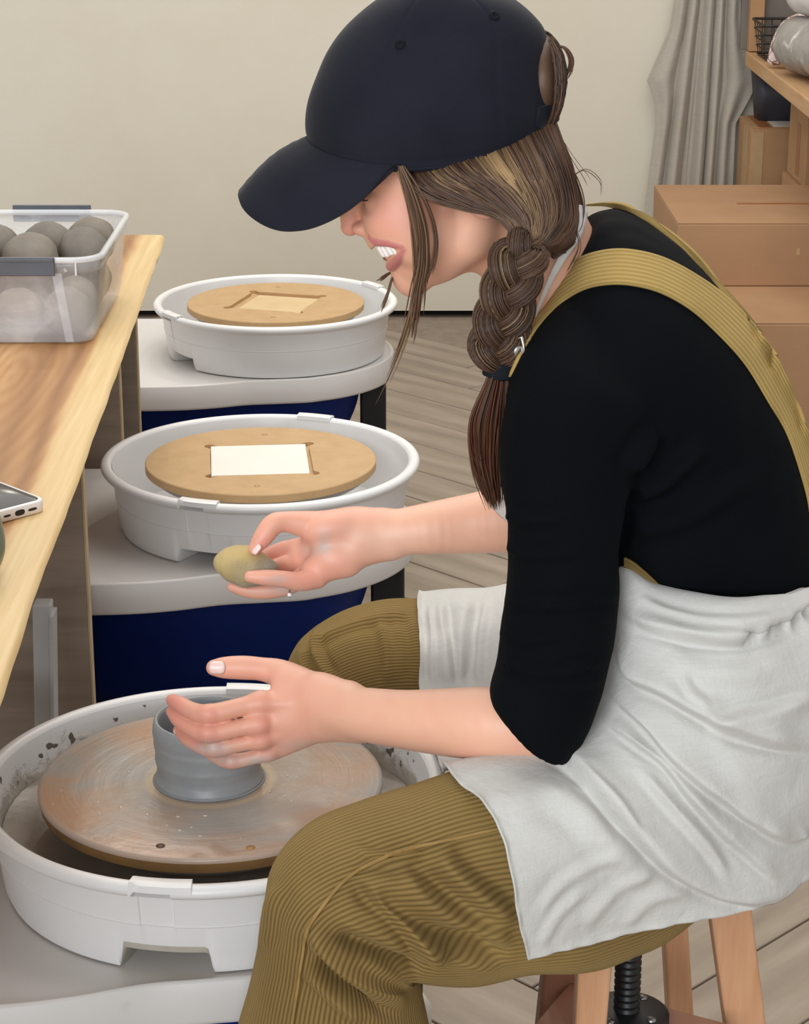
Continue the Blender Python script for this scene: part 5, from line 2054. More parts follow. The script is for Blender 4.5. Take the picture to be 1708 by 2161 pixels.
# ---- apron: a sheet over both thighs, wrapped round the near hip
rows = [
    # far side of the far thigh ... to the bottom edge on the near side; nine stations from the hem to the back of the hip
    [(888, 1300, 2.165), (965, 1296, 2.165), (1055, 1290, 2.160), (1110, 1260, 2.12), (1180, 1215, 2.06), (1240, 1215, 1.99), (1400, 1240, 1.95), (1560, 1260, 1.95), (1720, 1240, 1.96)],
    [(884, 1268, 2.115), (960, 1262, 2.11), (1055, 1260, 2.10), (1110, 1235, 2.07), (1180, 1200, 2.02), (1245, 1205, 1.95), (1390, 1240, 1.90), (1560, 1262, 1.90), (1720, 1240, 1.92)],
    [(886, 1360, 2.020), (962, 1356, 2.015), (1055, 1352, 2.01), (1110, 1330, 1.99), (1175, 1280, 1.95), (1250, 1230, 1.90), (1380, 1240, 1.85), (1560, 1265, 1.85), (1720, 1240, 1.88)],
    [(893, 1480, 1.985), (968, 1480, 1.975), (1060, 1480, 1.96), (1120, 1450, 1.93), (1190, 1380, 1.88), (1262, 1270, 1.82), (1370, 1240, 1.78), (1560, 1268, 1.78), (1725, 1240, 1.82)],
    [(925, 1600, 1.80), (1010, 1580, 1.80), (1100, 1555, 1.79), (1180, 1500, 1.77), (1250, 1400, 1.74), (1290, 1240, 1.72), (1350, 1232, 1.705), (1560, 1270, 1.68), (1735, 1238, 1.74)],
    [(945, 1637, 1.615), (1035, 1612, 1.625), (1130, 1580, 1.64), (1215, 1530, 1.65), (1275, 1430, 1.66), (1305, 1210, 1.67), (1400, 1243, 1.655), (1565, 1270, 1.640), (1740, 1232, 1.69)],
    [(1005, 1680, 1.552), (1090, 1660, 1.560), (1180, 1640, 1.578), (1270, 1600, 1.592), (1330, 1520, 1.606), (1370, 1380, 1.618), (1450, 1370, 1.612), (1580, 1385, 1.612), (1760, 1370, 1.66)],
    [(1052, 1752, 1.518), (1135, 1740, 1.530), (1230, 1725, 1.548), (1330, 1690, 1.565), (1400, 1620, 1.578), (1450, 1520, 1.588), (1520, 1500, 1.590), (1620, 1510, 1.602), (1790, 1500, 1.65)],
    [(1078, 1840, 1.502), (1155, 1835, 1.515), (1265, 1815, 1.535), (1370, 1780, 1.553), (1450, 1720, 1.566), (1510, 1640, 1.576), (1580, 1620, 1.582), (1670, 1620, 1.602), (1810, 1620, 1.655)],
    [(1092, 1940, 1.503), (1168, 1930, 1.517), (1275, 1905, 1.537), (1395, 1868, 1.556), (1480, 1815, 1.568), (1550, 1755, 1.580), (1620, 1735, 1.590), (1700, 1730, 1.615), (1815, 1730, 1.67)],
    [(1113, 2024, 1.512), (1182, 2005, 1.528), (1290, 1980, 1.55), (1410, 1953, 1.568), (1505, 1937, 1.582), (1592, 1922, 1.596), (1655, 1893, 1.61), (1715, 1850, 1.635), (1810, 1800, 1.69)],
]
C = np.array(rows, float)
nr, nc = 320, 360
tmp = np.stack([crom(C[:, j], nr) for j in range(C.shape[1])], 1)
G = np.stack([crom(tmp[i], nc) for i in range(nr)], 0)
AV = np.array([[U(*G[i, j]) for j in range(nc)] for i in range(nr)]).reshape(-1, 3)
AQ = np.array([(i * nc + j, i * nc + j + 1, (i + 1) * nc + j + 1, (i + 1) * nc + j) for i in range(nr - 1) for j in range(nc - 1)])
# keep it outside the clothes below
pel_bvh = bvh_of(seat_part)
far_bvh = bvh_of(trousers_f)
AG = AV.reshape(nr, nc, 3)
for it in range(4):
    F_ = AG.reshape(-1, 3).copy()
    for b in (pel_bvh, leg_bvh, far_bvh):
        for i in range(len(F_)):
            p = Vector(F_[i])
            h = b.find_nearest(p, 0.05)
            if h[0] is not None and (p - h[0]).dot(h[1]) < 0.007:
                F_[i] = np.array(h[0] + h[1] * 0.007)
    AG = F_.reshape(nr, nc, 3)
    if it < 3:
        for _ in range(12):
            P_ = AG.copy()
            P_[1:-1, 1:-1] = (AG[:-2, 1:-1] + AG[2:, 1:-1] + AG[1:-1, :-2] + AG[1:-1, 2:]) / 4
            AG = AG * 0.4 + P_ * 0.6
AV = AG.reshape(-1, 3)
ame = npmesh('apron', AV, AQ[:, ::-1])
M_APRON = mat_linen('apron_linen', '#BEBCB6', '#CBC9C4')
apron = link('apron', ame, M_APRON, woman)
nn = get_no(ame)
if (nn[(nr * 7 // 10) * nc + nc // 2] @ np.array([0, -1, 0])) < 0:
    ame.flip_normals()
fold(ame, [
    ([(1110, 1580), (1206, 1618), (1328, 1754), (1402, 1833), (1468, 1875), (1529, 1899), (1604, 1903), (1700, 1866)], 15, 0.0145, -1),
    ([(1285, 1350), (1328, 1431), (1398, 1468), (1487, 1520), (1538, 1548), (1622, 1573), (1720, 1587)], 14, 0.0145, -1),
    ([(1270, 1448), (1346, 1524), (1407, 1590), (1463, 1646), (1529, 1697), (1608, 1749), (1684, 1780)], 14, 0.0116, -1),
    ([(1250, 1506), (1337, 1571), (1402, 1618), (1449, 1679), (1515, 1754), (1594, 1824), (1640, 1860)], 10, 0.0087, -1),
    ([(1296, 1296), (1374, 1332), (1468, 1353), (1561, 1358), (1632, 1337), (1720, 1305)], 11, 0.0130, -1),
    ([(1320, 1250), (1420, 1290), (1540, 1312), (1640, 1300), (1720, 1275)], 9, .003, 0),
    ([(1480, 1528), (1550, 1505), (1620, 1492), (1720, 1460)], 12, 0.0087, 1),
    ([(1590, 1750), (1664, 1778), (1720, 1765)], 9, 0.0072, -1),
    ([(1130, 1660), (1215, 1700), (1300, 1800), (1380, 1880)], 26, .004, 0),
    ([(1130, 1940), (1190, 1865), (1265, 1822), (1320, 1805)], 13, .0022, 0), ([(1225, 1965), (1300, 1885), (1400, 1830)], 14, .0026, 0), ([(1310, 1965), (1380, 1900), (1470, 1880)], 13, .0022, 0),
    ([(1135, 2000), (1180, 1930), (1240, 1880)], 11, .0020, 0), ([(1210, 1630), (1290, 1700), (1340, 1770)], 14, .004, 0),
    ([(1340, 1610), (1420, 1700), (1490, 1780), (1540, 1850)], 12, .005, 0),
    ([(940, 1262), (948, 1330), (955, 1400), (962, 1450)], 12, 0.0087, 1), ([(1005, 1262), (990, 1320), (985, 1390), (975, 1450)], 12, 0.0087, 1), ([(905, 1265), (912, 1350), (915, 1450)], 7, .003, 0),
    ([(1030, 1262), (1015, 1350), (1010, 1450)], 8, .004, 0),
    ([(1440, 1420), (1460, 1460), (1500, 1490)], 9, .003, 0), ([(1400, 1390), (1500, 1420), (1640, 1430)], 22, .003, 0)], True)
AG = get_co(ame).reshape(nr, nc, 3)
for _ in range(5):
    P_ = AG.copy()
    P_[1:-1, 1:-1] = (AG[:-2, 1:-1] + AG[2:, 1:-1] + AG[1:-1, :-2] + AG[1:-1, 2:]) / 4
    AG = AG * 0.45 + P_ * 0.55
set_co(ame, AG.reshape(-1, 3))
V_ = get_co(ame)
N_ = get_no(ame)
jj = np.tile(np.arange(nc), nr)
ii = np.repeat(np.arange(nr), nc)
edge = np.minimum.reduce([jj, nr - 1 - ii])
w_ = np.exp(-(edge / 4.0) ** 2)
wob = np.array([noise.noise(Vector(v) * 55) for v in V_])
fine = np.array([noise.noise(Vector(v) * 26 + Vector((9, 0, 0))) for v in V_])
set_co(ame, V_ + N_ * (w_ * (0.0018 + 0.003 * wob) + 0.0022 * fine)[:, None])
so = apron.modifiers.new('t', 'SOLIDIFY')
so.thickness = 0.0016
so.offset = -1
# bib flap of the apron by the plait's end, hanging off the chest
bibp = [[(1092, 790, 1.72), (1086, 790, 1.77), (1084, 790, 1.83), (1094, 790, 1.90)], [(1082, 880, 1.72), (1074, 880, 1.77), (1070, 880, 1.83), (1080, 880, 1.90)],
        [(1070, 950, 1.72), (1062, 945, 1.77), (1040, 945, 1.83), (1024, 955, 1.87)], [(1070, 985, 1.72), (1058, 985, 1.77), (1028, 985, 1.83), (1004, 982, 1.87)],
        [(1074, 1030, 1.72), (1064, 1030, 1.77), (1040, 1030, 1.83), (1018, 1010, 1.87)], [(1098, 1080, 1.72), (1088, 1080, 1.77), (1066, 1080, 1.83), (1040, 1075, 1.875)],
        [(1165, 1160, 1.72), (1155, 1160, 1.77), (1150, 1160, 1.83), (1150, 1160, 1.89)], [(1275, 1245, 1.72), (1265, 1245, 1.77), (1262, 1245, 1.83), (1270, 1245, 1.90)]]
C2 = np.array(bibp, float)
t2 = np.stack([crom(C2[:, j], 24) for j in range(4)], 1)
G2 = np.stack([crom(t2[i], 16) for i in range(24)], 0)
V2 = [tuple(U(*G2[i, j])) for i in range(24) for j in range(16)]
F2 = [(i * 16 + j, i * 16 + j + 1, (i + 1) * 16 + j + 1, (i + 1) * 16 + j) for i in range(23) for j in range(15)]
o = obj('apron_bib', V2, F2, M_LINEN_W, woman)
so = o.modifiers.new('t', 'SOLIDIFY')
so.thickness = 0.002
V, F = tube_np(crom(np.array([NP(1026, 958, 1.85), NP(1006, 966, 1.86), NP(1001, 984, 1.865), NP(1008, 1000, 1.87), NP(1016, 1006, 1.87), NP(1036, 998, 1.85)]), 30), 0.0011, 6)
obj('bib_hem', V, F, M_LINEN_W, woman)
# ------------------------------------------------------------------ cap
M_CAP = mat_cloth('dark_navy_twill', '#191A23', '#1F2029', 0.8, 1200, 0.2, 0.0005, 0.08)
front = crom([(651, 304), (647, 262), (652, 215), (668, 160), (694, 104), (735, 50), (790, 4), (850, -28), (925, -42)], 60)
back = crom([(1166, 262), (1177, 226), (1176, 185), (1166, 130), (1158, 88), (1140, 45), (1090, 0), (1015, -32), (925, -42)], 60)
na = 180
CV = []
for i in range(60):
    t = i / 59
    Fp, Bp = NP(*front[i], MY), NP(*back[i], MY)
    c, h = (Fp + Bp) / 2, (Fp - Bp) / 2
    lat = 0.0835 * math.sqrt(max(0.0, 1 - (max(0, t - 0.12) / 0.88) ** 2.3)) * (0.985 + 0.06 * math.sin(PI * min(1, t * 1.6)))
    up = np.array([0, 0, 1.0])
    sag = 0.0165 * (1 - t) ** 2
    for j in range(na):
        a = 2 * PI * j / na             # 0 = front
        ca, sa = math.cos(a), math.sin(a)
        p = c + h * ca + np.array([0, -lat * sa, 0]) - up * sag * abs(sa) ** 1.5
        # seams between the six panels, a band line, soft dents
        d = min(abs(((a / (2 * PI) * 6) % 1) - 0), abs(((a / (2 * PI) * 6) % 1) - 1))
        nrm = p - (c - np.array([0, 0, 0.03]))
        nrm /= np.linalg.norm(nrm) + 1e-9
        g = -0.0009 * math.exp(-(d / 0.014) ** 2) * (1 if t < 0.97 else 0)
        g += -0.0010 * math.exp(-((t - 0.055) / 0.010) ** 2)
        wr = noise.noise(Vector((p[0] * 18, p[1] * 18, p[2] * 30)))
        g += 0.0022 * wr * math.exp(-((t - 0.2) / 0.17) ** 2) + 0.0012 * noise.noise(Vector(p) * 22)
        CV.append(p + nrm * g)
CF = []
for i in range(59):
    for j in range(na):
        a = abs(((j + 0.5) / na) - 0.5) * 360
        if a < 26 * math.sqrt(max(0, 1 - (i / 29) ** 2)) and 4 <= i < 29:
            continue                    # the opening at the back
        j2 = (j + 1) % na
        CF.append((i * na + j, i * na + j2, (i + 1) * na + j2, (i + 1) * na + j))
cap = obj('cap', CV, CF, M_CAP, woman, label='black baseball cap')
so = cap.modifiers.new('t', 'SOLIDIFY')
so.thickness = 0.0018
so.offset = -1
# brim
half = [(507, 404, 0.0), (506, 418, 0.020), (516, 443, 0.038), (540, 466, 0.054), (575, 483, 0.066), (612, 488, 0.074), (660, 481, 0.079), (715, 457, 0.081), (768, 418, 0.082), (832, 352, 0.0815)]
oc = crom(np.array([(x, y, MY - d) for x, y, d in half]), 46)
O3 = np.array([U(*q) for q in oc])
# attach curve along the crown's front rim
A3 = []
for k in range(46):
    a = (k / 45) ** 0.95 * math.radians(76)
    i0 = 2
    j = a / (2 * PI) * na
    j0 = int(j)
    f = j - j0
    A3.append(np.array(CV[i0 * na + j0]) * (1 - f) + np.array(CV[i0 * na + j0 + 1]) * f)
A3 = np.array(A3)
BVx, BF = [], []
nb = 16
full_o = np.concatenate([(O3 * np.array([1, -1, 1]) + np.array([0, 2 * MY, 0]))[::-1], O3[1:]])
full_a = np.concatenate([(A3 * np.array([1, -1, 1]) + np.array([0, 2 * MY, 0]))[::-1], A3[1:]])
m_ = len(full_o)
for k in range(m_):
    for i in range(nb):
        v = i / (nb - 1)
        p = full_a[k] * (1 - v) + full_o[k] * v
        s_ = abs(k / (m_ - 1) * 2 - 1)
        p = p + np.array([-0.15, 0, 1.0]) * (0.006 * math.sin(PI * v) * (1 - s_ ** 2))
        p = p + np.array([0, 0, 1]) * (0.00025 * math.sin(v * 6 * 2 * PI) if 0.05 < v < 0.97 else 0)
        BVx.append(p)
BF = [(k * nb + i, k * nb + i + 1, (k + 1) * nb + i + 1, (k + 1) * nb + i) for k in range(m_ - 1) for i in range(nb - 1)]
brim = obj('brim', BVx, BF, M_CAP, cap)
so = brim.modifiers.new('t', 'SOLIDIFY')
so.thickness = 0.0034
so.offset = 0
bv_ = brim.modifiers.new('b', 'BEVEL')
bv_.width = 0.0012
bv_.segments = 2
# rim binding, eyelets, button, strap
rp = [CV[1 * na + j] for j in range(na) if abs(j / na - 0.5) * 360 > 0]
V, F = tube_np(np.array(rp + rp[:1]), 0.0017, 8, cap=False)
obj('rim_binding', V, F, M_CAP, cap)
cap_bvh = bvh_of(cap)
M_EYE = mat_cloth('eyelet_thread', '#101118', '#15161E', 0.7, 900, 0.2, 0.0005)
for ex_, ey_ in ((1044, 33), (845, 94)):
    h = cap_bvh.ray_cast(Vector((0, 0, CAMH)), ray(ex_, ey_).normalized())
    if h[0] is not None:
        n_ = h[1] if h[1].y < 0 else -h[1]
        V, F = lathe([(0.0012, -0.0004), (0.0016, 0.0009), (0.003, 0.0012), (0.0044, 0.0006), (0.0046, -0.0006)], 18)
        M_ = n_.to_track_quat('Z', 'Y').to_matrix()
        obj('eyelet', [tuple(h[0] + M_ @ Vector(v)) for v in V], F, M_EYE, cap)
sp = []
for k in range(24):
    a = math.radians(180 + (k / 23 - 0.5) * 74)
    c0_, h0_ = (NP(*front[7], MY) + NP(*back[7], MY)) / 2, (NP(*front[7], MY) - NP(*back[7], MY)) / 2
    sp.append(c0_ + h0_ * math.cos(a) * 1.012 + np.array([0, -0.0845 * math.sin(a), 0]))
sp = np.array(sp)
V, F = [], []
for p in sp:
    V += [tuple(p + np.array([0, 0, 0.0085])), tuple(p - np.array([0.001, 0, 0.0085]))]
F = [(2 * k, 2 * k + 2, 2 * k + 3, 2 * k + 1) for k in range(23)]
o = obj('strap', V, F, M_CAP, cap)
so = o.modifiers.new('t', 'SOLIDIFY')
so.thickness = 0.003
so.offset = 0

# ------------------------------------------------------------------ hair: bundles of strands along guide curves
rng = np.random.default_rng(7)


def strands(guides, radii, m_sides=4):
    """(list of (n,3) curves, radius) -> one mesh"""
    VV, QQ, off = [], [], 0
    for P, r in zip(guides, radii):
        n = len(P)
        tp = np.ones(n) * r
        tp[-4:] *= np.array([0.85, 0.65, 0.4, 0.15])
        T = np.gradient(P, axis=0)
        T /= np.linalg.norm(T, axis=1)[:, None] + 1e-12
        N = np.cross(T, np.array([0.1, 1, 0.2]))
        N /= np.linalg.norm(N, axis=1)[:, None] + 1e-12
        B = np.cross(T, N)
        a = np.arange(m_sides) * 2 * PI / m_sides
        V = P[:, None] + tp[:, None, None] * (np.cos(a)[None, :, None] * N[:, None] + np.sin(a)[None, :, None] * B[:, None])
        VV.append(V.reshape(-1, 3))
        i = np.arange(n - 1)[:, None] * m_sides
        j = np.arange(m_sides)[None]
        j2 = (j + 1) % m_sides
        q = np.stack([i + j, i + j2, i + m_sides + j2, i + m_sides + j], -1).reshape(-1, 4) + off
        QQ.append(q)
        off += n * m_sides
    return np.concatenate(VV), np.concatenate(QQ)


HD = np.array(srgb('#37281F')[:3])
HM = np.array(srgb('#5E4535')[:3])
HL = np.array(srgb('#A5875F')[:3])
HR = np.array(srgb('#5E3523')[:3])


def hair_obj(name, curves, radii, cols, parent, sides=4, label=None):
    V, Q = strands(curves, radii, sides)
    C = np.concatenate([np.repeat(c if c.ndim == 2 else np.tile(c, (len(p), 1)), sides, axis=0) for c, p in zip(cols, curves)])
    me = npmesh(name, V, Q)
    color_attr(me, C)
    o = link(name, me, M_HAIR, parent, label=label)
    o['kind'] = 'stuff'
    return o


M_HAIR = mat_tint('hair', 0.5, 0, 0.0, ())
M_HAIR.node_tree.nodes['Principled BSDF'].inputs['Specular IOR Level'].default_value = 0.35
# hair swept from the temple and the nape to the root of the plait
S_ = [
    [(836, 312, 1.765), (862, 386, 1.723), (915, 424, 1.713), (985, 442, 1.704), (1042, 455, 1.697), (1086, 500, 1.690)],
    [(897, 300, 1.768), (950, 368, 1.711), (1010, 402, 1.704), (1060, 436, 1.697), (1092, 470, 1.690), (1104, 505, 1.687)],
    [(975, 285, 1.768), (1030, 362, 1.707), (1075, 408, 1.699), (1108, 452, 1.692), (1120, 480, 1.688), (1122, 508, 1.687)],
    [(1052, 262, 1.770), (1100, 356, 1.708), (1130, 415, 1.701), (1142, 462, 1.695), (1142, 490, 1.691), (1134, 512, 1.690)],
    [(1112, 242, 1.775), (1160, 346, 1.717), (1180, 418, 1.711), (1180, 465, 1.703), (1165, 496, 1.696), (1146, 518, 1.693)],
    [(1158, 235, 1.775), (1190, 336, 1.748), (1206, 420, 1.744), (1207, 472, 1.730), (1190, 506, 1.712), (1156, 526, 1.700)],
    [(1164, 245, 1.79), (1196, 332, 1.80), (1213, 424, 1.80), (1214, 478, 1.782), (1200, 515, 1.745), (1164, 536, 1.712)],
    [(1160, 245, 1.85), (1190, 335, 1.865), (1206, 428, 1.865), (1208, 488, 1.83), (1195, 525, 1.78), (1166, 545, 1.73)],
]
SG = np.array(S_, float)


def hair_at(s, n=26):
    s = np.clip(s, 0, len(SG) - 1)
    i = int(min(len(SG) - 2, math.floor(s)))
    f = s - i
    idx = [max(0, i - 1), i, i + 1, min(len(SG) - 1, i + 2)]
    p0, p1, p2, p3 = SG[idx]
    g = 0.5 * (2 * p1 + (p2 - p0) * f + (2 * p0 - 5 * p1 + 4 * p2 - p3) * f ** 2 + (3 * p1 - p0 - 3 * p2 + p3) * f ** 3)
    return crom(g, n)


# solid layer below the strands
ns_, nt_ = 64, 26
HV = []
for k in range(ns_):
    g = hair_at(k / (ns_ - 1) * 7, nt_)
    for q in g:
        HV.append(tuple(U(q[0], q[1], q[2] + 0.004)))
HF = [(k * nt_ + i, k * nt_ + i + 1, (k + 1) * nt_ + i + 1, (k + 1) * nt_ + i) for k in range(ns_ - 1) for i in range(nt_ - 1)]
hair = obj('hair', HV, HF, M_HAIR, woman, label='long brown hair with blond streaks')
color_attr(hair.data, np.tile(HD, (len(HV), 1)))
so = hair.modifiers.new('t', 'SOLIDIFY')
so.thickness = 0.004
so.offset = 0
cur, rad, col = [], [], []
for k in range(1900):
    s = rng.uniform(0, 7)
    lock = noise.noise(Vector((s * 4.0, 0.3, 0)))
    g = hair_at(s + 0.10 * rng.standard_normal() * 0.3)
    n = len(g)
    t = np.linspace(0, 1, n)
    w = np.sin(PI * t)
    ph = rng.uniform(0, 6)
    g = g.copy()
    g[:, 0] += w * (rng.normal(0, 3.5) + 3 * np.sin(t * 5 + ph))
    g[:, 1] += w * (rng.normal(0, 3.5) + 3 * np.cos(t * 4 + ph))
    g[:, 2] -= 0.001 + 0.0045 * max(0, lock + 0.3) * np.sin(PI * np.clip(t * 1.05, 0, 1)) + rng.uniform(0, 0.002)
    cur.append(np.array([U(*q) for q in g]))
    rad.append(rng.uniform(0.00035, 0.00075))
    st = noise.noise(Vector((s * 5.5 + 3.7, 1.7, 0)))
    hl = np.clip((1.9 - abs(s - 1.9)) / 1.2, 0, 1) * np.clip(st * 2.4 + 0.12 + rng.normal(0, 0.2), 0, 1)
    c = HM * (0.8 + 0.3 * rng.random()) if rng.random() < 0.7 else HD * (1.0 + 0.3 * rng.random())
    if s > 4.5:
        c = c * 0.85 + HR * 0.25
    fade = np.clip(1.15 - t * 0.75, 0, 1)[:, None]
    col.append(c[None] * (1 - hl * fade) + HL[None] * hl * fade)
hair_obj('strands', cur, rad, col, hair, label='brown strands streaked with blond')

# plait
ctr = crom(np.array([(1122, 492, 1.700), (1106, 524, 1.689), (1090, 565, 1.684), (1077, 608, 1.683), (1066, 655, 1.684), (1058, 700, 1.685), (1055, 742, 1.686), (1056, 775, 1.687)], float), 120)
C3 = np.array([U(*q) for q in ctr])
T3 = np.gradient(C3, axis=0)
T3 /= np.linalg.norm(T3, axis=1)[:, None]
DY = np.array([0, 1.0, 0])
X3 = np.cross(DY, T3)
X3 /= np.linalg.norm(X3, axis=1)[:, None]
Y3 = np.cross(T3, X3)
tt = np.linspace(0, 1, 120)
wid = np.interp(tt, [0, 0.1, 0.22, 0.5, 0.82, 0.93, 1], [0.35, 0.75, 0.98, 0.95, 1.05, 0.8, 0.42])
braid = None
cur, rad, col = [], [], []
om = 2 * PI * 1.75
BVv, BFf = [], []
for i in range(3):
    ph = om * tt + i * 2 * PI / 3 + 0.9
    ox = 0.0125 * np.sin(ph) * wid
    oy = -0.0072 * np.sin(2 * ph) * wid
    Cb = C3 + X3 * ox[:, None] - Y3 * oy[:, None]
    r = 0.0118 * wid
    v, f = tube_np(Cb, r * 0.86, 12)
    b = len(BVv)
    BVv += [tuple(p) for p in v]
    BFf += [tuple(int(q) + b for q in ff) for ff in f]
    Tb = np.gradient(Cb, axis=0)
    Tb /= np.linalg.norm(Tb, axis=1)[:, None]
    Nb = np.cross(Tb, np.array([0.05, 1, 0.1]))
    Nb /= np.linalg.norm(Nb, axis=1)[:, None]
    Bb = np.cross(Tb, Nb)
    for k in range(230):
        a = rng.uniform(0, 2 * PI) + 0.5 * tt * rng.uniform(0.2, 1)
        rr = r * rng.uniform(0.86, 1.06)
        P = Cb + Nb * (np.cos(a) * rr)[:, None] + Bb * (np.sin(a) * rr)[:, None]
        i0 = rng.integers(0, 12)
        i1 = rng.integers(110, 120)
        cur.append(P[i0:i1:2])
        rad.append(rng.uniform(0.0003, 0.0006))
        c = HM * (0.7 + 0.3 * rng.random()) if rng.random() < 0.7 else HD * 1.2
        if rng.random() < 0.05:
            c = HL * 0.55
        col.append(np.tile(c, (len(P[i0:i1:2]), 1)))
braid = obj('plait', BVv, BFf, M_HAIR, woman, label='brown three-strand plait')
color_attr(braid.data, np.tile(HD * 1.0, (len(BVv), 1)))
hair_obj('strands', cur, rad, col, braid)
# tail below the tie
cur, rad, col = [], [], []
base = U(1056, 778, 1.687)
for k in range(950):
    u = rng.normal(0, 0.42)
    u = max(-1, min(1, u))
    d = rng.normal(0, 0.4)
    L_ = rng.uniform(0.55, 1.0)
    tip = np.array([1030 + u * 18 + 16 * L_, 800 + 278 * L_, 1.70 + 0.008 * d])
    side = np.array([1034 + u * 42, 890, 1.690 + 0.014 * d])
    g = crom(np.array([(1054 + u * 17, 768, 1.686 + 0.008 * d), (1050 + u * 24, 805, 1.687 + 0.010 * d), tuple(side), (1031 + u * 34, 900 + 85 * L_, 1.694 + .012 * d), tuple(tip)], float), 22)
    g[:, 0] += 3.0 * np.sin(np.linspace(0, 5, 22) + rng.uniform(0, 6)) * np.linspace(0, 1, 22)
    cur.append(np.array([U(*q) for q in g]))
    rad.append(rng.uniform(0.0003, 0.0007))
    c = (HR if rng.random() < 0.45 else HM) * (0.6 + 0.55 * rng.random())
    col.append(np.tile(c, (22, 1)))
hair_obj('plait_tail', cur, rad, col, woman, label='loose auburn-brown tail of the plait')
V, F = [], []
tiep = crom(np.array([(1055, 758, 1.687), (1056, 772, 1.687), (1056, 786, 1.687), (1055, 796, 1.687)], float), 14)
TP = np.array([U(*q) for q in tiep])
v, f = tube_np(TP, [0.010, 0.0138, 0.0128, 0.0142, 0.0132, 0.0146, 0.0130, 0.0144, 0.0134, 0.0146, 0.0130, 0.0140, 0.0125, 0.010], 20)
v = [tuple(np.array(p) + 0.0008 * noise.noise(Vector(p) * 260) * np.array([1, 1, 1])) for p in v]
obj('hair_tie', v, f, mat_cloth('black_elastic', '#14171C', '#1C2025', 0.85, 700, 0.3, 0.001), woman)
# loose strands about the face and nape
loose = [
    ([(838, 350, 1.722), (852, 400, 1.720), (865, 450, 1.722), (872, 505, 1.724), (876, 560, 1.726), (876, 610, 1.728), (866, 665, 1.73), (850, 720, 1.735), (826, 780, 1.74), (800, 835, 1.745), (780, 870, 1.75)], 18, 4, 0.0005),
    ([(846, 350, 1.720), (868, 400, 1.716), (884, 450, 1.716), (893, 500, 1.718), (894, 555, 1.72), (886, 610, 1.724), (880, 655, 1.728), (872, 700, 1.73)], 34, 9, 0.0006),
    ([(852, 350, 1.719), (885, 400, 1.712), (908, 450, 1.712), (919, 500, 1.714), (917, 540, 1.716), (908, 575, 1.718), (900, 600, 1.72)], 9, 3, 0.0005),
    ([(842, 352, 1.72), (862, 420, 1.718), (880, 500, 1.720), (884, 580, 1.724), (873, 650, 1.728), (868, 700, 1.73), (862, 730, 1.73)], 22, 6, 0.0006),
    ([(832, 571, 1.80), (820, 578, 1.795), (806, 588, 1.79), (790, 596, 1.79)], 12, 3, 0.0004),
    ([(838, 568, 1.80), (828, 590, 1.79), (820, 618, 1.785), (810, 645, 1.785), (804, 664, 1.785)], 12, 3, 0.0004),
    ([(1160, 95, 1.79), (1190, 100, 1.79), (1206, 125, 1.79), (1203, 155, 1.79), (1186, 180, 1.79)], 16, 7, 0.00035),
    ([(1195, 340, 1.79), (1215, 380, 1.79), (1228, 430, 1.79), (1222, 480, 1.775), (1195, 505, 1.75)], 12, 8, 0.0004),
    ([(1200, 380, 1.78), (1235, 360, 1.78), (1268, 385, 1.79), (1275, 420, 1.80)], 3, 9, 0.00022),
    ([(1185, 300, 1.78), (1205, 340, 1.78), (1230, 380, 1.78), (1240, 410, 1.79)], 4, 8, 0.00025),
    ([(1215, 480, 1.76), (1222, 520, 1.74), (1205, 560, 1.73), (1180, 600, 1.72)], 4, 6, 0.0003),
    ([(1030, 590, 1.69), (1020, 630, 1.69), (1018, 680, 1.69)], 5, 4, 0.00025),
]
cur, rad, col = [], [], []
for g0, cnt, jit, r in loose:
    for k in range(cnt):
        g = crom(np.array(g0, float), 30)
        t = np.linspace(0, 1, 30)
        a, b = rng.normal(0, jit), rng.normal(0, jit * 0.6)
        g[:, 0] += a * (0.25 + 0.75 * t) + 0.25 * jit * np.sin(t * 7 + rng.uniform(0, 6)) * t
        g[:, 1] += b * t
        g[:, 2] += rng.normal(0, 0.0015)
        e = int(rng.uniform(0.7, 1.0) * 30)
        cur.append(np.array([U(*q) for q in g[:e]]))
        rad.append(r * rng.uniform(0.8, 1.4))
        c = HM * (0.8 + 0.6 * rng.random())
        if g0[0][0] < 860 and rng.random() < 0.3:
            c = HL * (0.45 + 0.3 * rng.random())
        if g0[0][0] > 1150:
            c = HM * 1.2
        col.append(np.tile(c, (len(cur[-1]), 1)))
hair_obj('loose_strands', cur, rad, col, hair)
# hair filling the gap at the back of the cap
V, F = [], []
bm = bmesh.new()
bmesh.ops.create_uvsphere(bm, u_segments=32, v_segments=24, radius=1)
c_ = NP(1140, 165, MY)
for v in bm.verts:
    d = v.co.copy()
    f = 1 + 0.04 * noise.noise(d * 5)
    v.co = Vector((c_[0] + d.x * 0.0185 * f, c_[1] + d.y * 0.046 * f, c_[2] + d.z * 0.036 * f))
hb = bm_obj('hair_bulge', bm, M_HAIR, hair, smooth=True)
color_attr(hb.data, np.tile(HM * 0.9, (len(hb.data.vertices), 1)))
# strands over it
cur, rad, col = [], [], []
for k in range(260):
    a = rng.uniform(-0.55, 0.55) * PI
    P = []
    for t in np.linspace(-1.1, 1.15, 16):
        P.append((c_[0] + 0.0195 * math.cos(t) * math.cos(a * 0.6) * rng.uniform(0.98, 1.0) + rng.normal(0, 0.0003), c_[1] + 0.047 * math.sin(a) * math.cos(t * 0.6), c_[2] + 0.037 * math.sin(t)))
    cur.append(np.array(P) + rng.normal(0, 0.0006, 3))
    rad.append(rng.uniform(0.0005, 0.0009))
    col.append(np.tile((HM if rng.random() < .6 else HD) * (0.8 + 0.5 * rng.random()), (16, 1)))
hair_obj('strands', cur, rad, col, hb)
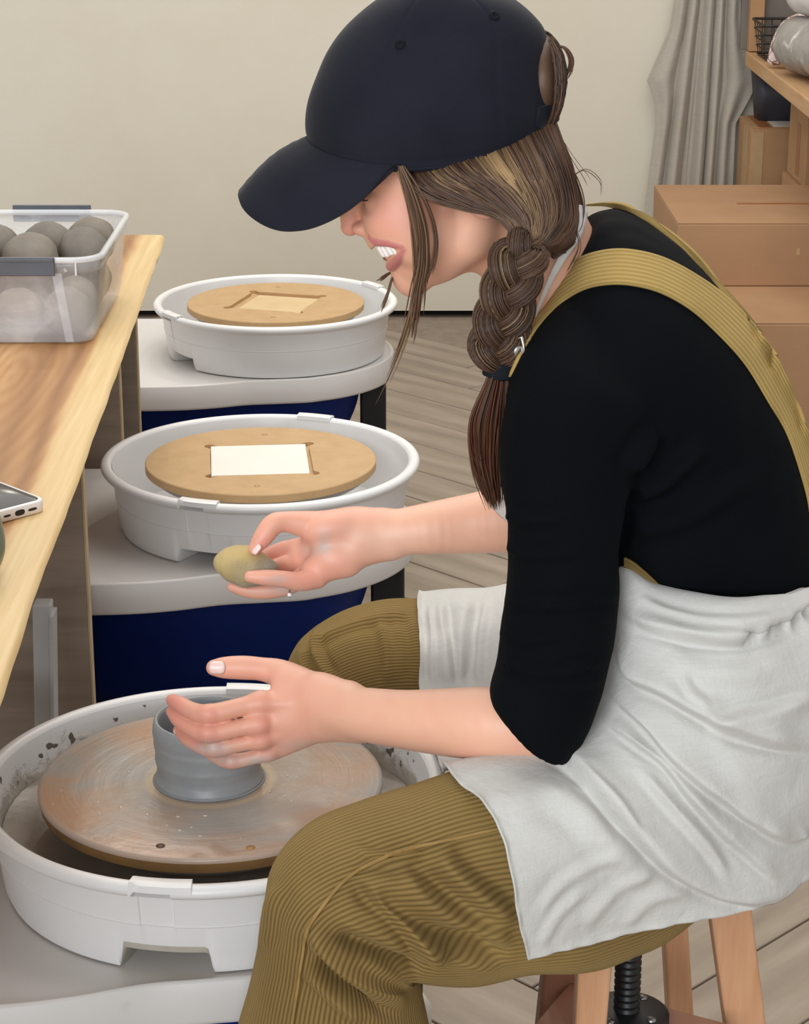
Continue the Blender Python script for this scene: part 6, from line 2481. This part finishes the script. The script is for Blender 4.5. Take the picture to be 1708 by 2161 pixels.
# lashes
cur, rad, col = [], [], []
for s in (-1, 1):
    for k in range(9):
        lat = MY + s * (0.022 + 0.0022 * k)
        q0 = (772 + 1.2 * k, 420, lat)
        g = crom(np.array([q0, (q0[0] - 9, 424, lat + s * .001), (q0[0] - 15, 421, lat + s * .002)], float), 6)
        cur.append(np.array([U(*q) for q in g]))
        rad.append(0.0006)
        col.append(np.tile(HD * 0.6, (6, 1)))
hair_obj('eyelashes', cur, rad, col, skin)

# ------------------------------------------------------------------ the sponge held in the far hand
spg = Body()
spg.add([EL(492, 1182, FY - .018, 44, 27, 0.019, -0.28), EL(545, 1206, FY - .016, 44, 24, 0.017, -0.25), EL(518, 1196, FY - .018, 46, 34, 0.018, -0.45)], 0.01, 0.012)
SPV, SPQ = spg.mesh(0.0016)
SPN = np.array([noise.noise(Vector(v) * 95) for v in SPV])
ctr_ = SPV.mean(0)
dr_ = SPV - ctr_
SPV = SPV + dr_ / np.linalg.norm(dr_, axis=1)[:, None] * (SPN * 0.0016)[:, None]
sme = npmesh('sponge', SPV, SPQ)
px_, py_ = proj(SPV)
g_ = np.clip((px_ - 470) / 120 + (py_ - 1190) / 60 + 0.9 * np.array([noise.noise(Vector(v) * 45) for v in SPV]), 0, 1)[:, None]
color_attr(sme, np.array(srgb('#B9A26C')[:3]) * (1 - g_) + np.array(srgb('#96907F')[:3]) * g_)
sp_o = link('sponge', sme, mat_tint('sponge', 0.9, 0, 0.1, ((500, 0.6, 0.0012), (140, 0.4, 0.002))), None)
tag(sp_o, 'worn yellow sponge smeared with grey clay, held in the woman\'s far hand', 'sponge')
# ring on that hand
V, F = [], []
rc = NP(612, 1240, FY - .009)
for k in range(24):
    a = 2 * PI * k / 24
    for j in range(6):
        b = 2 * PI * j / 6
        R_ = 0.0088 + 0.0009 * math.cos(b)
        V.append((rc[0] + 0.0009 * math.sin(b), rc[1] + R_ * math.cos(a), rc[2] + R_ * math.sin(a)))
for k in range(24):
    for j in range(6):
        k2, j2 = (k + 1) % 24, (j + 1) % 6
        F.append((k * 6 + j, k2 * 6 + j, k2 * 6 + j2, k * 6 + j2))
rg = obj('ring', V, F, M_METAL, None)
tag(rg, 'thin silver ring with a small stone on the woman\'s far hand', 'ring')
bm = bmesh.new()
bmesh.ops.create_icosphere(bm, subdivisions=1, radius=0.0024)
bmesh.ops.translate(bm, verts=bm.verts, vec=(rc[0], rc[1] - 0.0088, rc[2] - 0.004))
bm_obj('stone', bm, simple('clear_stone', '#FFFFFF', None, 0.05), rg)
